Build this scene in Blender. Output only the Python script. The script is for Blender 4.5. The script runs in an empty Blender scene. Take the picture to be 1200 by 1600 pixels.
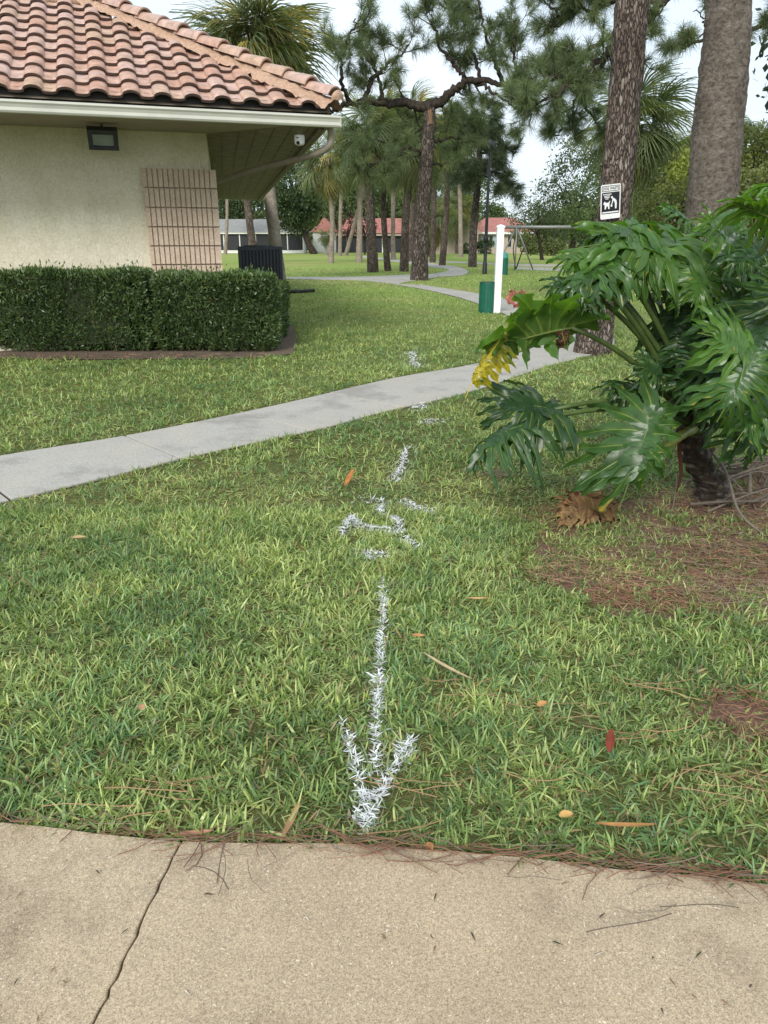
import bpy, math, random
import numpy as np
from mathutils import Vector, Matrix, Quaternion

R = math.radians
rng = np.random.default_rng(7)
random.seed(7)
scene = bpy.context.scene
COL = scene.collection

# ------------------------------------------------------------------ camera
CAM_H = 1.5
FPX, HOR = 1170.0, 378.0
PITCH = math.atan((800 - HOR) / FPX)
CP, SP = math.cos(PITCH), math.sin(PITCH)
cd = bpy.data.cameras.new("camera")
cam = bpy.data.objects.new("camera", cd)
COL.objects.link(cam)
cam.location = (0, 0, CAM_H)
cam.rotation_euler = (math.pi / 2 - PITCH, 0, 0)
cd.sensor_fit = 'VERTICAL'
cd.sensor_height = 36.0
cd.lens = FPX / 1600 * 36.0
cd.clip_start = 0.05
cd.clip_end = 2000
scene.camera = cam

# ------------------------------------------------------------------ light
SUN_EL, SUN_AZ = R(34), R(196)          # azimuth clockwise from +Y
world = bpy.data.worlds.new("World")
scene.world = world
world.use_nodes = True
nt = world.node_tree
nt.nodes.clear()
wo = nt.nodes.new("ShaderNodeOutputWorld")
bg = nt.nodes.new("ShaderNodeBackground")
bg.inputs['Strength'].default_value = 0.1
sky = nt.nodes.new("ShaderNodeTexSky")
sky.sky_type = 'NISHITA'
sky.sun_disc = False
sky.sun_elevation = SUN_EL
sky.sun_rotation = SUN_AZ
sky.air_density = 1.0
sky.dust_density = 3.0
tc = nt.nodes.new("ShaderNodeTexCoord")
mp = nt.nodes.new("ShaderNodeMapping")
mp.inputs['Scale'].default_value = (1.0, 1.0, 2.6)
nz = nt.nodes.new("ShaderNodeTexNoise")
nz.inputs['Scale'].default_value = 3.2
nz.inputs['Detail'].default_value = 6.0
nz.inputs['Roughness'].default_value = 0.55
cr = nt.nodes.new("ShaderNodeMapRange")
cr.inputs['From Min'].default_value = 0.33
cr.inputs['From Max'].default_value = 0.62
cr.inputs['To Min'].default_value = 0.66
cr.inputs['To Max'].default_value = 1.0
mx = nt.nodes.new("ShaderNodeMix")
mx.data_type = 'RGBA'
mx.inputs[7].default_value = (5.1, 5.75, 6.3, 1)      # bright overcast cloud
nt.links.new(tc.outputs['Generated'], mp.inputs['Vector'])
nt.links.new(mp.outputs['Vector'], nz.inputs['Vector'])
nt.links.new(nz.outputs['Fac'], cr.inputs['Value'])
nt.links.new(cr.outputs['Result'], mx.inputs[0])
nt.links.new(sky.outputs['Color'], mx.inputs[6])
nt.links.new(mx.outputs[2], bg.inputs['Color'])
nt.links.new(bg.outputs['Background'], wo.inputs['Surface'])

sl = bpy.data.lights.new("sun", 'SUN')
sl.energy = 1.5
sl.angle = R(20)
sl.color = (1.0, 0.96, 0.9)
so = bpy.data.objects.new("sun", sl)
COL.objects.link(so)
sdir = Vector((math.sin(SUN_AZ) * math.cos(SUN_EL), math.cos(SUN_AZ) * math.cos(SUN_EL), math.sin(SUN_EL)))
so.rotation_euler = sdir.to_track_quat('Z', 'Y').to_euler()
so.location = (0, 0, 30)

scene.view_settings.view_transform = 'Standard'
scene.view_settings.look = 'None'
scene.view_settings.gamma = 1
scene.view_settings.use_curve_mapping = False
scene.view_settings.exposure = 1.0
scene.cycles.max_bounces = 6
scene.cycles.transparent_max_bounces = 8
scene.cycles.use_denoising = True


# ------------------------------------------------------------------ measuring helpers
def ray(x, y):
    v = (800 - y) / FPX
    return ((x - 600) / FPX, CP + v * SP, -SP + v * CP)


def gp(x, y, z=0.0):
    r = ray(x, y)
    t = (z - CAM_H) / r[2]
    return Vector((r[0] * t, r[1] * t, z))


def P(x, y, Y):
    r = ray(x, y)
    t = Y / r[1]
    return Vector((r[0] * t, Y, CAM_H + r[2] * t))


def mpp(y, Y):
    """metres per photo pixel at a depth"""
    return Y / ray(600, y)[1] / FPX


# ------------------------------------------------------------------ noise
class VN:
    def __init__(self, seed):
        self.g = np.random.default_rng(seed).random((256, 256))

    def __call__(self, x, y):
        x = np.asarray(x, float); y = np.asarray(y, float)
        xi = np.floor(x).astype(int); yi = np.floor(y).astype(int)
        fx = x - xi; fy = y - yi
        fx = fx * fx * (3 - 2 * fx); fy = fy * fy * (3 - 2 * fy)
        g = self.g
        a = g[xi % 256, yi % 256]; b = g[(xi + 1) % 256, yi % 256]
        c = g[xi % 256, (yi + 1) % 256]; d = g[(xi + 1) % 256, (yi + 1) % 256]
        return (a * (1 - fx) + b * fx) * (1 - fy) + (c * (1 - fx) + d * fx) * fy


N1, N2, N3, N4 = VN(1), VN(2), VN(3), VN(4)


def fbm(n, x, y, o=3):
    s = 0; a = 1; t = 0
    for i in range(o):
        s = s + a * n(x * 2 ** i + 17 * i, y * 2 ** i + 5 * i); t += a; a *= .5
    return s / t


# ------------------------------------------------------------------ mesh helpers
class MB:
    def __init__(self):
        self.V = []; self.C = []; self.F = []; self.n = 0

    def add(self, V, F, col=None):
        V = np.asarray(V, np.float32).reshape(-1, 3)
        if isinstance(F, np.ndarray):
            self.F.append(F.astype(np.int32) + self.n)
        else:
            by = {}
            for f in F:
                by.setdefault(len(f), []).append(f)
            for k in by:
                self.F.append(np.array(by[k], np.int32) + self.n)
        if col is None:
            c = np.ones((len(V), 3), np.float32)
        else:
            c = np.asarray(col, np.float32)
            if c.ndim == 1:
                c = np.tile(c, (len(V), 1))
        self.V.append(V); self.C.append(c); self.n += len(V)

    def box(self, lo, hi, M=None, col=None):
        x0, y0, z0 = lo; x1, y1, z1 = hi
        V = np.array([(x0, y0, z0), (x1, y0, z0), (x1, y1, z0), (x0, y1, z0), (x0, y0, z1), (x1, y0, z1), (x1, y1, z1), (x0, y1, z1)], float)
        if M is not None:
            V = np.array([M @ Vector(v) for v in V])
        self.add(V, [(0, 3, 2, 1), (4, 5, 6, 7), (0, 1, 5, 4), (1, 2, 6, 5), (2, 3, 7, 6), (3, 0, 4, 7)], col)

    def prism(self, poly, z0, z1, col=None):
        n = len(poly)
        V = [(p[0], p[1], z0) for p in poly] + [(p[0], p[1], z1) for p in poly]
        F = [tuple(range(n - 1, -1, -1)), tuple(range(n, 2 * n))] + [(i, (i + 1) % n, n + (i + 1) % n, n + i) for i in range(n)]
        self.add(V, F, col)

    def loft(self, polys, caps=True, col=None):
        n = len(polys[0]); V = []; F = []
        for p in polys:
            V += [tuple(q) for q in p]
        for k in range(len(polys) - 1):
            for i in range(n):
                j = (i + 1) % n
                F.append((k * n + i, k * n + j, (k + 1) * n + j, (k + 1) * n + i))
        if caps:
            F.append(tuple(range(n - 1, -1, -1)))
            m = (len(polys) - 1) * n
            F.append(tuple(range(m, m + n)))
        self.add(V, F, col)

    def tube(self, pts, rad, n=8, caps=True, col=None):
        pts = [Vector(p) for p in pts]
        if not hasattr(rad, '__len__'):
            rad = [rad] * len(pts)
        polys = []; up = None
        for i, p in enumerate(pts):
            t = (pts[min(i + 1, len(pts) - 1)] - pts[max(i - 1, 0)]).normalized()
            if up is None:
                up = Vector((0, 1, 0)) if abs(t.y) < .9 else Vector((1, 0, 0))
            up = (up - t * up.dot(t)).normalized()
            s = t.cross(up)
            polys.append([p + (s * math.cos(a) + up * math.sin(a)) * rad[i] for a in [2 * math.pi * k / n for k in range(n)]])
        self.loft(polys, caps, col)

    def quad(self, a, b, c, d, col=None):
        self.add([a, b, c, d], [(0, 1, 2, 3)], col)

    def mesh(self, name, mat, smooth=False):
        V = np.concatenate(self.V); C = np.concatenate(self.C)
        me = bpy.data.meshes.new(name)
        me.vertices.add(len(V))
        me.vertices.foreach_set('co', V.ravel())
        loops = np.concatenate([f.ravel() for f in self.F])
        tot = np.concatenate([np.full(len(f), f.shape[1], np.int32) for f in self.F])
        st = np.concatenate([[0], np.cumsum(tot)[:-1]]).astype(np.int32)
        me.loops.add(len(loops)); me.polygons.add(len(tot))
        me.polygons.foreach_set('loop_start', st)
        me.loops.foreach_set('vertex_index', loops)
        me.polygons.foreach_set('use_smooth', np.full(len(tot), bool(smooth)))
        at = me.color_attributes.new('Col', 'FLOAT_COLOR', 'POINT')
        at.data.foreach_set('color', np.concatenate([C, np.ones((len(C), 1), np.float32)], 1).astype(np.float32).ravel())
        me.update(calc_edges=True)
        if mat:
            me.materials.append(mat)
        return me

    def obj(self, name, mat, parent=None, smooth=False, kind=None):
        return link(name, self.mesh(name, mat, smooth), parent, kind)


def link(name, me, parent=None, kind=None):
    o = bpy.data.objects.new(name, me)
    COL.objects.link(o)
    if parent is not None:
        o.parent = parent
        if parent.type == 'EMPTY' and parent.location.length > 0 or parent.rotation_euler != Matrix.Identity(3).to_euler():
            o.matrix_parent_inverse = parent.matrix_basis.inverted()
    if kind:
        o['kind'] = kind
    return o


def thing(name, label, cat, loc=(0, 0, 0), group=None):
    o = bpy.data.objects.new(name, None)
    COL.objects.link(o)
    o.location = loc
    o.empty_display_size = .1
    o['label'] = label; o['category'] = cat
    if group:
        o['group'] = group
    return o


def tag(o, label, cat, group=None):
    o['label'] = label; o['category'] = cat
    if group:
        o['group'] = group
    return o


def struct(o):
    o['kind'] = 'structure'
    return o


def smooth_path(pts, n=8):
    """Catmull-Rom"""
    pts = [Vector(p) for p in pts]
    q = [pts[0] * 2 - pts[1]] + pts + [pts[-1] * 2 - pts[-2]]
    out = []
    for i in range(1, len(q) - 2):
        a, b, c, d = q[i - 1], q[i], q[i + 1], q[i + 2]
        for k in range(n):
            t = k / n
            out.append(.5 * ((2 * b) + (c - a) * t + (2 * a - 5 * b + 4 * c - d) * t * t + (3 * b - a - 3 * c + d) * t ** 3))
    out.append(pts[-1])
    return out


# ------------------------------------------------------------------ materials
def mat_new(name):
    m = bpy.data.materials.new(name)
    m.use_nodes = True
    n = m.node_tree
    b = n.nodes['Principled BSDF']
    return m, n, b


def node(n, typ, **kw):
    x = n.nodes.new(typ)
    for k, v in kw.items():
        x.inputs[k].default_value = v
    return x


def coords(n, scale=(1, 1, 1), obj=True):
    t = n.nodes.new('ShaderNodeTexCoord')
    m = n.nodes.new('ShaderNodeMapping')
    m.inputs['Scale'].default_value = scale
    n.links.new(t.outputs['Object'], m.inputs['Vector'])
    return m.outputs['Vector']


def ramp(n, src, stops):
    r = n.nodes.new('ShaderNodeValToRGB')
    e = r.color_ramp.elements
    while len(e) < len(stops):
        e.new(.5)
    for i, (p, c) in enumerate(stops):
        e[i].position = p
        e[i].color = (*c, 1)
    n.links.new(src, r.inputs['Fac'])
    return r.outputs['Color']


def noise(n, vec, scale, detail=4, rough=.6):
    x = node(n, 'ShaderNodeTexNoise', Scale=scale, Detail=detail, Roughness=rough)
    n.links.new(vec, x.inputs['Vector'])
    return x.outputs['Fac']


def mixc(n, fac, a, b, mode='MIX'):
    x = n.nodes.new('ShaderNodeMix')
    x.data_type = 'RGBA'; x.blend_type = mode
    for i, v in ((0, fac), (6, a), (7, b)):
        if hasattr(v, 'is_output'):
            n.links.new(v, x.inputs[i])
        else:
            x.inputs[i].default_value = v if i == 0 else (*v, 1)
    return x.outputs[2]


def bump(n, b, h, strength=.5, dist=.01):
    x = node(n, 'ShaderNodeBump', Strength=strength, Distance=dist)
    n.links.new(h, x.inputs['Height'])
    n.links.new(x.outputs['Normal'], b.inputs['Normal'])


def leafy(name, rough=.5, trans=.35, tint=(1.5, 1.5, .7), spec=.4, hue=False, grain=0, crinkle=0):
    m, n, b = mat_new(name)
    a = n.nodes.new('ShaderNodeAttribute'); a.attribute_name = 'Col'
    c = a.outputs['Color']
    if hue:
        oi = n.nodes.new('ShaderNodeObjectInfo')
        c = mixc(n, 1.0, c, ramp(n, oi.outputs['Random'], [(0, (.65, .7, .7)), (.5, (1, 1, 1)), (1, (1.35, 1.2, .9))]), 'MULTIPLY')
    if grain:
        v = coords(n)
        c = mixc(n, 1.0, c, ramp(n, noise(n, v, grain, 4), [(.3, (.7, .72, .7)), (.7, (1.25, 1.2, 1.1))]), 'MULTIPLY')
    n.links.new(c, b.inputs['Base Color'])
    if crinkle:
        bump(n, b, noise(n, coords(n), crinkle, 2, .5), .22, .02)
    b.inputs['Roughness'].default_value = rough
    b.inputs['Specular IOR Level'].default_value = spec
    if trans > 0:
        t = n.nodes.new('ShaderNodeBsdfTranslucent')
        tc_ = mixc(n, 1.0, c, tint, 'MULTIPLY')
        n.links.new(tc_, t.inputs['Color'])
        ms = n.nodes.new('ShaderNodeMixShader')
        ms.inputs[0].default_value = trans
        n.links.new(b.outputs[0], ms.inputs[1]); n.links.new(t.outputs[0], ms.inputs[2])
        n.links.new(ms.outputs[0], n.nodes['Material Output'].inputs['Surface'])
    return m


def plain(name, c, rough=.5, metal=0, var=.12, scale=6, bumps=0, bscale=60):
    m, n, b = mat_new(name)
    v = coords(n)
    lo = tuple(x * (1 - var) for x in c); hi = tuple(min(1, x * (1 + var)) for x in c)
    n.links.new(ramp(n, noise(n, v, scale, 6, .65), [(.3, lo), (.7, hi)]), b.inputs['Base Color'])
    b.inputs['Roughness'].default_value = rough
    b.inputs['Metallic'].default_value = metal
    if bumps:
        bump(n, b, noise(n, v, bscale, 5), bumps, .01)
    return m


def concrete(name, lo, hi, speck, pale, sscale=220, con=1.0):
    m, n, b = mat_new(name)
    v = coords(n)
    base = ramp(n, noise(n, v, 2.2, 8, .65), [(.3, lo), (.7, hi)])
    fine = ramp(n, noise(n, v, sscale, 3, .7), [(.34, tuple(1 - con * q for q in (.46, .48, .51))), (.5, (1, 1, 1)), (.68, tuple(1 + con * q for q in (.35, .32, .25)))])
    c = mixc(n, 1.0, base, fine, 'MULTIPLY')
    c = mixc(n, 1.0, c, ramp(n, noise(n, v, sscale * .38, 3, .75), [(.33, tuple(1 - con * q for q in (.22, .23, .25))), (.5, (1, 1, 1)), (.67, tuple(1 + con * q for q in (.16, .15, .12)))]), 'MULTIPLY')
    vo = node(n, 'ShaderNodeTexVoronoi', Scale=150.0)
    dv = node(n, 'ShaderNodeTexNoise', Scale=60.0, Detail=3.0)
    n.links.new(v, dv.inputs['Vector'])
    dva = n.nodes.new('ShaderNodeVectorMath'); dva.operation = 'MULTIPLY_ADD'; dva.inputs[1].default_value = (.022, .022, .022)
    n.links.new(dv.outputs['Color'], dva.inputs[0]); n.links.new(v, dva.inputs[2]); n.links.new(dva.outputs[0], vo.inputs['Vector'])
    sel = n.nodes.new('ShaderNodeMath'); sel.operation = 'LESS_THAN'; sel.inputs[1].default_value = .30
    n.links.new(vo.outputs['Distance'], sel.inputs[0])
    sp = n.nodes.new('ShaderNodeSeparateColor')
    n.links.new(vo.outputs['Color'], sp.inputs[0])
    s2 = n.nodes.new('ShaderNodeMath'); s2.operation = 'GREATER_THAN'; s2.inputs[1].default_value = .90
    n.links.new(sp.outputs[0], s2.inputs[0])
    s3 = n.nodes.new('ShaderNodeMath'); s3.operation = 'MULTIPLY'
    n.links.new(sel.outputs[0], s3.inputs[0]); n.links.new(s2.outputs[0], s3.inputs[1])
    c = mixc(n, s3.outputs[0], c, pale)
    # dark stains
    st = ramp(n, noise(n, v, 1.1, 5, .7), [(.36, (.80, .79, .79)), (.47, (1, 1, 1)), (.62, (1.02, 1.0, .97)), (.7, (1.05, .99, .92))])
    c = mixc(n, 1.0, c, st, 'MULTIPLY')
    n.links.new(c, b.inputs['Base Color'])
    b.inputs['Roughness'].default_value = .9
    b.inputs['Specular IOR Level'].default_value = .25
    bump(n, b, noise(n, v, sscale, 4), .35, .004)
    return m


def flake_bark(name, gap, lo, hi, stretch, cell=1.0, pale=None, dist=.03):
    m, n, b = mat_new(name)
    v = coords(n, stretch)
    wob = node(n, 'ShaderNodeTexNoise', Scale=1.1, Detail=4.0)
    n.links.new(v, wob.inputs['Vector'])
    va = n.nodes.new('ShaderNodeVectorMath'); va.operation = 'MULTIPLY_ADD'; va.inputs[1].default_value = (1.3, 1.3, 1.3)
    n.links.new(wob.outputs['Color'], va.inputs[0]); n.links.new(v, va.inputs[2])
    vo = node(n, 'ShaderNodeTexVoronoi', Scale=cell); vo.feature = 'DISTANCE_TO_EDGE'
    vc = node(n, 'ShaderNodeTexVoronoi', Scale=cell)
    n.links.new(va.outputs[0], vo.inputs['Vector']); n.links.new(va.outputs[0], vc.inputs['Vector'])
    sp = n.nodes.new('ShaderNodeSeparateColor'); n.links.new(vc.outputs['Color'], sp.inputs[0])
    plate = ramp(n, sp.outputs[0], [(0, lo), (.75, hi), (.93, hi if pale is None else pale)])
    fine = noise(n, coords(n, tuple(q * 3 for q in stretch)), 1.6, 6, .7)
    plate = mixc(n, 1.0, plate, ramp(n, fine, [(.3, (.6, .58, .56)), (.7, (1.35, 1.33, 1.3))]), 'MULTIPLY')
    e = ramp(n, vo.outputs['Distance'], [(.02, (0, 0, 0)), (.16, (1, 1, 1))])
    c = mixc(n, e, gap, plate)
    c = mixc(n, 1.0, c, ramp(n, noise(n, coords(n), 1.7, 4), [(.3, (.7, .68, .67)), (.7, (1.25, 1.25, 1.25))]), 'MULTIPLY')
    n.links.new(c, b.inputs['Base Color'])
    b.inputs['Roughness'].default_value = .95
    b.inputs['Specular IOR Level'].default_value = .12
    bump(n, b, mixc(n, .3, e, fine), 1.0, dist)
    return m


def bark(name, lo, hi, stretch=(9, 9, 3), scale=3.0, bs=.9, dist=.03, lich=None):
    m, n, b = mat_new(name)
    v = coords(n, stretch)
    f = noise(n, v, scale, 8, .7)
    c = ramp(n, f, [(.3, lo), (.52, tuple((a + b_) / 2 for a, b_ in zip(lo, hi))), (.72, hi)])
    v2 = coords(n)
    c = mixc(n, 1.0, c, ramp(n, noise(n, v2, 2.0, 4), [(.3, (.75, .72, .7)), (.7, (1.2, 1.2, 1.2))]), 'MULTIPLY')
    if lich:
        c = mixc(n, ramp(n, noise(n, v2, 14, 6, .75), [(.6, (0, 0, 0)), (.72, (.8, .8, .8))]), c, lich)
    n.links.new(c, b.inputs['Base Color'])
    b.inputs['Roughness'].default_value = .95
    b.inputs['Specular IOR Level'].default_value = .15
    bump(n, b, f, bs, dist)
    return m


M = {}
M['grass'] = leafy('grass_blade', .42, .34, (1.35, 1.4, .6), .5)
M['white_grass'] = leafy('painted_grass_blade', .6, .1, (1, 1, 1), .3)
M['leaf'] = leafy('glossy_leaf', .33, .30, (2.6, 2.6, .5), .45, grain=12, crinkle=14)
M['dry'] = leafy('dry_leaf', .8, .12, (1.2, 1, .7), .2, grain=18, crinkle=40)
M['tree_leaf'] = leafy('tree_leaf', .5, .3, (1.4, 1.5, .6), .35)
M['hedge'] = leafy('hedge_leaf', .35, .25, (1.5, 1.6, .6), .6)
M['frond'] = leafy('palm_frond', .5, .25, (1.4, 1.4, .7), .35, hue=True)
M['needle'] = leafy('pine_needle', .55, .25, (1.3, 1.4, .7), .3)
M['straw'] = leafy('pine_straw', .8, 0, spec=.2)
M['vcol'] = leafy('tinted_surface', .8, 0, spec=.25, grain=25)
M['stem'] = leafy('fleshy_stem', .45, 0, spec=.4, grain=14)
M['near_conc'] = concrete('tan_aggregate_concrete', (.36, .28, .19), (.46, .375, .265), None, (.64, .56, .45), 330, 1.0)
M['walk_conc'] = concrete('grey_concrete', (.365, .35, .32), (.41, .395, .36), None, (.5, .48, .45), 120, .5)
M['palm_bark'] = flake_bark('brown_palm_bark', (.042, .034, .030), (.105, .082, .068), (.19, .153, .13), (30, 30, 8), 1.0, (.28, .25, .22), .02)
M['grey_bark'] = bark('grey_palm_bark', (.045, .038, .031), (.25, .215, .18), (14, 14, 18), 1.7, 1.0, .025, (.37, .33, .28))
M['pine_bark'] = flake_bark('pine_bark', (.035, .029, .026), (.085, .070, .062), (.165, .14, .125), (14, 14, 5), 1.0, (.2, .175, .16), .03)
M['pale_bark'] = bark('pale_palm_bark', (.16, .13, .105), (.36, .31, .265), (5, 5, 5), 1.5, .8, .03)
M['branch'] = bark('dark_branch_bark', (.016, .013, .011), (.075, .06, .05), (4, 4, 4), 2.0, .6, .02)
M['stucco'] = None
M['tile'] = None
M['white_paint'] = plain('white_paint', (.78, .79, .8), .45, 0, .06, 3)
M['gutter'] = plain('cream_gutter_paint', (.56, .56, .49), .4, 0, .08, 2.5)
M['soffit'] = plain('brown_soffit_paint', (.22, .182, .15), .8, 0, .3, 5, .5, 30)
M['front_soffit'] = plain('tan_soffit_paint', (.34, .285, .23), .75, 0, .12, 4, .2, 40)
M['fascia'] = plain('tan_fascia_paint', (.27, .235, .18), .7, 0, .15, 4, .2, 40)
M['black'] = plain('black_paint', (.012, .013, .015), .5, 0, .3, 8)
M['slate'] = plain('dark_slate_metal', (.035, .043, .054), .45, .2, .25, 9)
M['green'] = plain('dark_green_paint', (.012, .115, .075), .45, 0, .18, 9)
M['teal'] = plain('pale_teal_plastic', (.05, .28, .25), .45, 0, .12, 9)
M['grey_metal'] = plain('grey_galvanised_metal', (.25, .25, .24), .5, .4, .15, 8)
M['glass'] = plain('grey_lamp_glass', (.32, .36, .36), .15, 0, .12, 12)
M['bin_metal'] = plain('dark_grey_housing', (.06, .065, .085), .45, .2, .2, 12)
M['downspout'] = plain('tan_pipe_paint', (.27, .24, .19), .5, 0, .15, 6)
M['black_screen'] = plain('black_porch_screen', (.012, .014, .018), .6, 0, .3, 2)
M['white_wall'] = plain('white_house_wall', (.68, .68, .65), .8, 0, .08, .6)
M['tan_wall'] = plain('tan_house_wall', (.40, .33, .26), .85, 0, .1, .6)
M['red_roof'] = plain('salmon_red_roof', (.33, .13, .105), .75, 0, .2, 1.5, .5, 4)
M['grey_roof'] = plain('grey_shingle_roof', (.22, .22, .21), .85, 0, .15, 1.5)
M['window'] = plain('pale_window_pane', (.30, .36, .36), .2, 0, .15, .7)
M['sign_white'] = plain('sign_white', (.78, .78, .78), .45, 0, .04, 5)
M['sign_black'] = plain('sign_black', (.012, .012, .02), .45, 0, .2, 5)
M['wire'] = plain('black_wire', (.03, .03, .03), .6)


def stucco():
    m, n, b = mat_new('cream_stucco')
    v = coords(n)
    c = ramp(n, noise(n, v, 1.3, 6, .6), [(.3, (.79, .73, .56)), (.7, (.89, .84, .685))])
    c = mixc(n, 1.0, c, ramp(n, noise(n, v, 30, 5), [(.3, (.88, .87, .84)), (.7, (1.05, 1.05, 1.05))]), 'MULTIPLY')
    # skip trowel relief: thin wandering ridges
    w = n.nodes.new('ShaderNodeTexNoise'); w.inputs['Scale'].default_value = 8.5; w.inputs['Detail'].default_value = 5; w.inputs['Distortion'].default_value = 1.0
    n.links.new(v, w.inputs['Vector'])
    h = ramp(n, w.outputs['Fac'], [(.42, (.5, .5, .5)), (.455, (1, 1, 1)), (.475, (.35, .35, .35)), (.60, (.5, .5, .5)), (.62, (.9, .9, .9)), (.635, (.45, .45, .45))])
    h2 = mixc(n, .35, h, noise(n, v, 38, 5))
    # relief shading put into the colour along the ridges
    c = mixc(n, .14, c, h, 'MULTIPLY')
    c = mixc(n, 1.0, c, ramp(n, noise(n, coords(n, (1, 1, .35)), 1.6, 6, .7), [(.3, (.86, .85, .82)), (.55, (1, 1, 1))]), 'MULTIPLY')
    n.links.new(c, b.inputs['Base Color'])
    b.inputs['Roughness'].default_value = .92
    b.inputs['Specular IOR Level'].default_value = .2
    bump(n, b, h2, .7, .014)
    return m


def tile_mat():
    m, n, b = mat_new('terracotta_tile')
    oi = n.nodes.new('ShaderNodeObjectInfo')
    c = ramp(n, oi.outputs['Random'], [(0, (.42, .24, .165)), (.35, (.455, .285, .21)), (.65, (.495, .34, .28)), (1, (.44, .295, .195))])
    v = coords(n)
    loc = n.nodes.new('ShaderNodeVectorMath'); loc.operation = 'ADD'
    n.links.new(v, loc.inputs[0]); n.links.new(oi.outputs['Location'], loc.inputs[1])
    c = mixc(n, 1.0, c, ramp(n, noise(n, loc.outputs[0], 9, 6, .7), [(.3, (.62, .6, .6)), (.7, (1.25, 1.25, 1.27))]), 'MULTIPLY')
    c = mixc(n, ramp(n, noise(n, loc.outputs[0], 3, 5, .6), [(.5, (0, 0, 0)), (.75, (.45, .45, .45))]), c, (.46, .36, .36))
    n.links.new(c, b.inputs['Base Color'])
    b.inputs['Roughness'].default_value = .42
    b.inputs['Specular IOR Level'].default_value = .5
    bump(n, b, noise(n, loc.outputs[0], 60, 4), .25, .004)
    return m


def mortar_mat():
    m, n, b = mat_new('tan_mortar')
    v = coords(n)
    f = noise(n, v, 22, 6, .7)
    n.links.new(ramp(n, f, [(.3, (.36, .215, .14)), (.7, (.60, .41, .29))]), b.inputs['Base Color'])
    b.inputs['Roughness'].default_value = .95
    bump(n, b, f, .9, .03)
    return m


def block_mat():
    m, n, b = mat_new('tan_ribbed_block')
    v = coords(n)
    c = ramp(n, noise(n, v, 3, 5), [(.3, (.56, .44, .335)), (.7, (.68, .555, .44))])
    c = mixc(n, 1.0, c, ramp(n, noise(n, v, 55, 4), [(.3, (.75, .73, .7)), (.7, (1.15, 1.15, 1.15))]), 'MULTIPLY')
    n.links.new(c, b.inputs['Base Color'])
    b.inputs['Roughness'].default_value = .95
    bump(n, b, noise(n, v, 70, 4), .6, .006)
    return m


def lawn_mat():
    m, n, b = mat_new('lawn')
    v = coords(n)
    thatch = ramp(n, noise(n, v, 30, 8, .7), [(.28, (.05, .06, .02)), (.5, (.105, .115, .04)), (.7, (.20, .17, .08))])
    far = ramp(n, noise(n, v, 26, 8, .8), [(.3, (.13, .20, .044)), (.5, (.23, .31, .08)), (.72, (.34, .40, .125))])
    dry = ramp(n, noise(n, v, .22, 5, .6), [(.46, (0, 0, 0)), (.66, (.8, .8, .8))])
    far = mixc(n, dry, far, (.34, .31, .13))
    sep = n.nodes.new('ShaderNodeSeparateXYZ')
    n.links.new(v, sep.inputs[0])
    mr = node(n, 'ShaderNodeMapRange', **{'From Min': 6.0, 'From Max': 22.0})
    n.links.new(sep.outputs['Y'], mr.inputs['Value'])
    n.links.new(mixc(n, mr.outputs['Result'], thatch, far), b.inputs['Base Color'])
    b.inputs['Roughness'].default_value = 1.0
    b.inputs['Specular IOR Level'].default_value = .05
    bump(n, b, noise(n, v, 40, 6), .8, .03)
    return m


M['stucco'] = stucco(); M['tile'] = tile_mat(); M['mortar'] = mortar_mat(); M['block'] = block_mat(); M['lawn'] = lawn_mat()
M['tile_edge'] = plain('shade_dark_tile_edge', (.085, .055, .045), .9, 0, .4, 20)  # butt faces coloured dark to paint in the shade under each course
M['mulch'] = plain('brown_mulch', (.125, .088, .06), 1.0, 0, .55, 40, .9, 50)
M['redsoil'] = plain('red_brown_litter', (.14, .075, .048), 1.0, 0, .6, 45, .9, 60)
M['soil'] = plain('dark_soil', (.05, .036, .024), 1.0, 0, .5, 30, .9, 40)


# ------------------------------------------------------------------ ground
g = MB()
xs = np.linspace(-600, 600, 41); ys = np.linspace(-60, 1100, 41)
gx, gy = np.meshgrid(xs, ys)
idx = np.arange(41 * 41).reshape(41, 41)
g.add(np.stack([gx.ravel(), gy.ravel(), np.zeros(41 * 41)], 1),
      np.stack([idx[:-1, :-1].ravel(), idx[:-1, 1:].ravel(), idx[1:, 1:].ravel(), idx[1:, :-1].ravel()], 1))
struct(g.obj('ground', M['lawn']))

SLAB_Z = .02
# near pavement --------------------------------------------------------
edge = [(-5, 2.15), (-2.6, 1.86), (-1.6, 1.71), (-1.046, 1.627), (-.80, 1.588), (-.539, 1.553), (-.3, 1.55), (-.067, 1.542), (.14, 1.524), (.328, 1.499), (.62, 1.462), (.945, 1.419), (1.8, 1.30), (3.2, 1.10), (5, .85)]
EX = np.array([e[0] for e in edge]); EY = np.array([e[1] for e in edge])


def pave_edge(x):
    return np.interp(x, EX, EY) + .012 * (N1(np.asarray(x) * 9, 3.3) - .5)


pavement = bpy.data.objects.new('pavement', None)
COL.objects.link(pavement); struct(pavement)
crack = []
for i in range(170):
    y = 1.565 - i * .021
    x = -.533 - (1.553 - y) * .105 + .010 * (float(N2(y * 40, 1.5)) - .5) + .018 * (float(N2(y * 13, 4.5)) - .5) + .022 * (float(N2(y * 3.3, 7.5)) - .5)
    crack.append((x, y))
crack[0] = (crack[0][0], float(pave_edge(crack[0][0])))
lx = np.linspace(-5, crack[0][0], 70)[:-1]
rx = np.linspace(crack[0][0], 5, 90)[1:]


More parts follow.
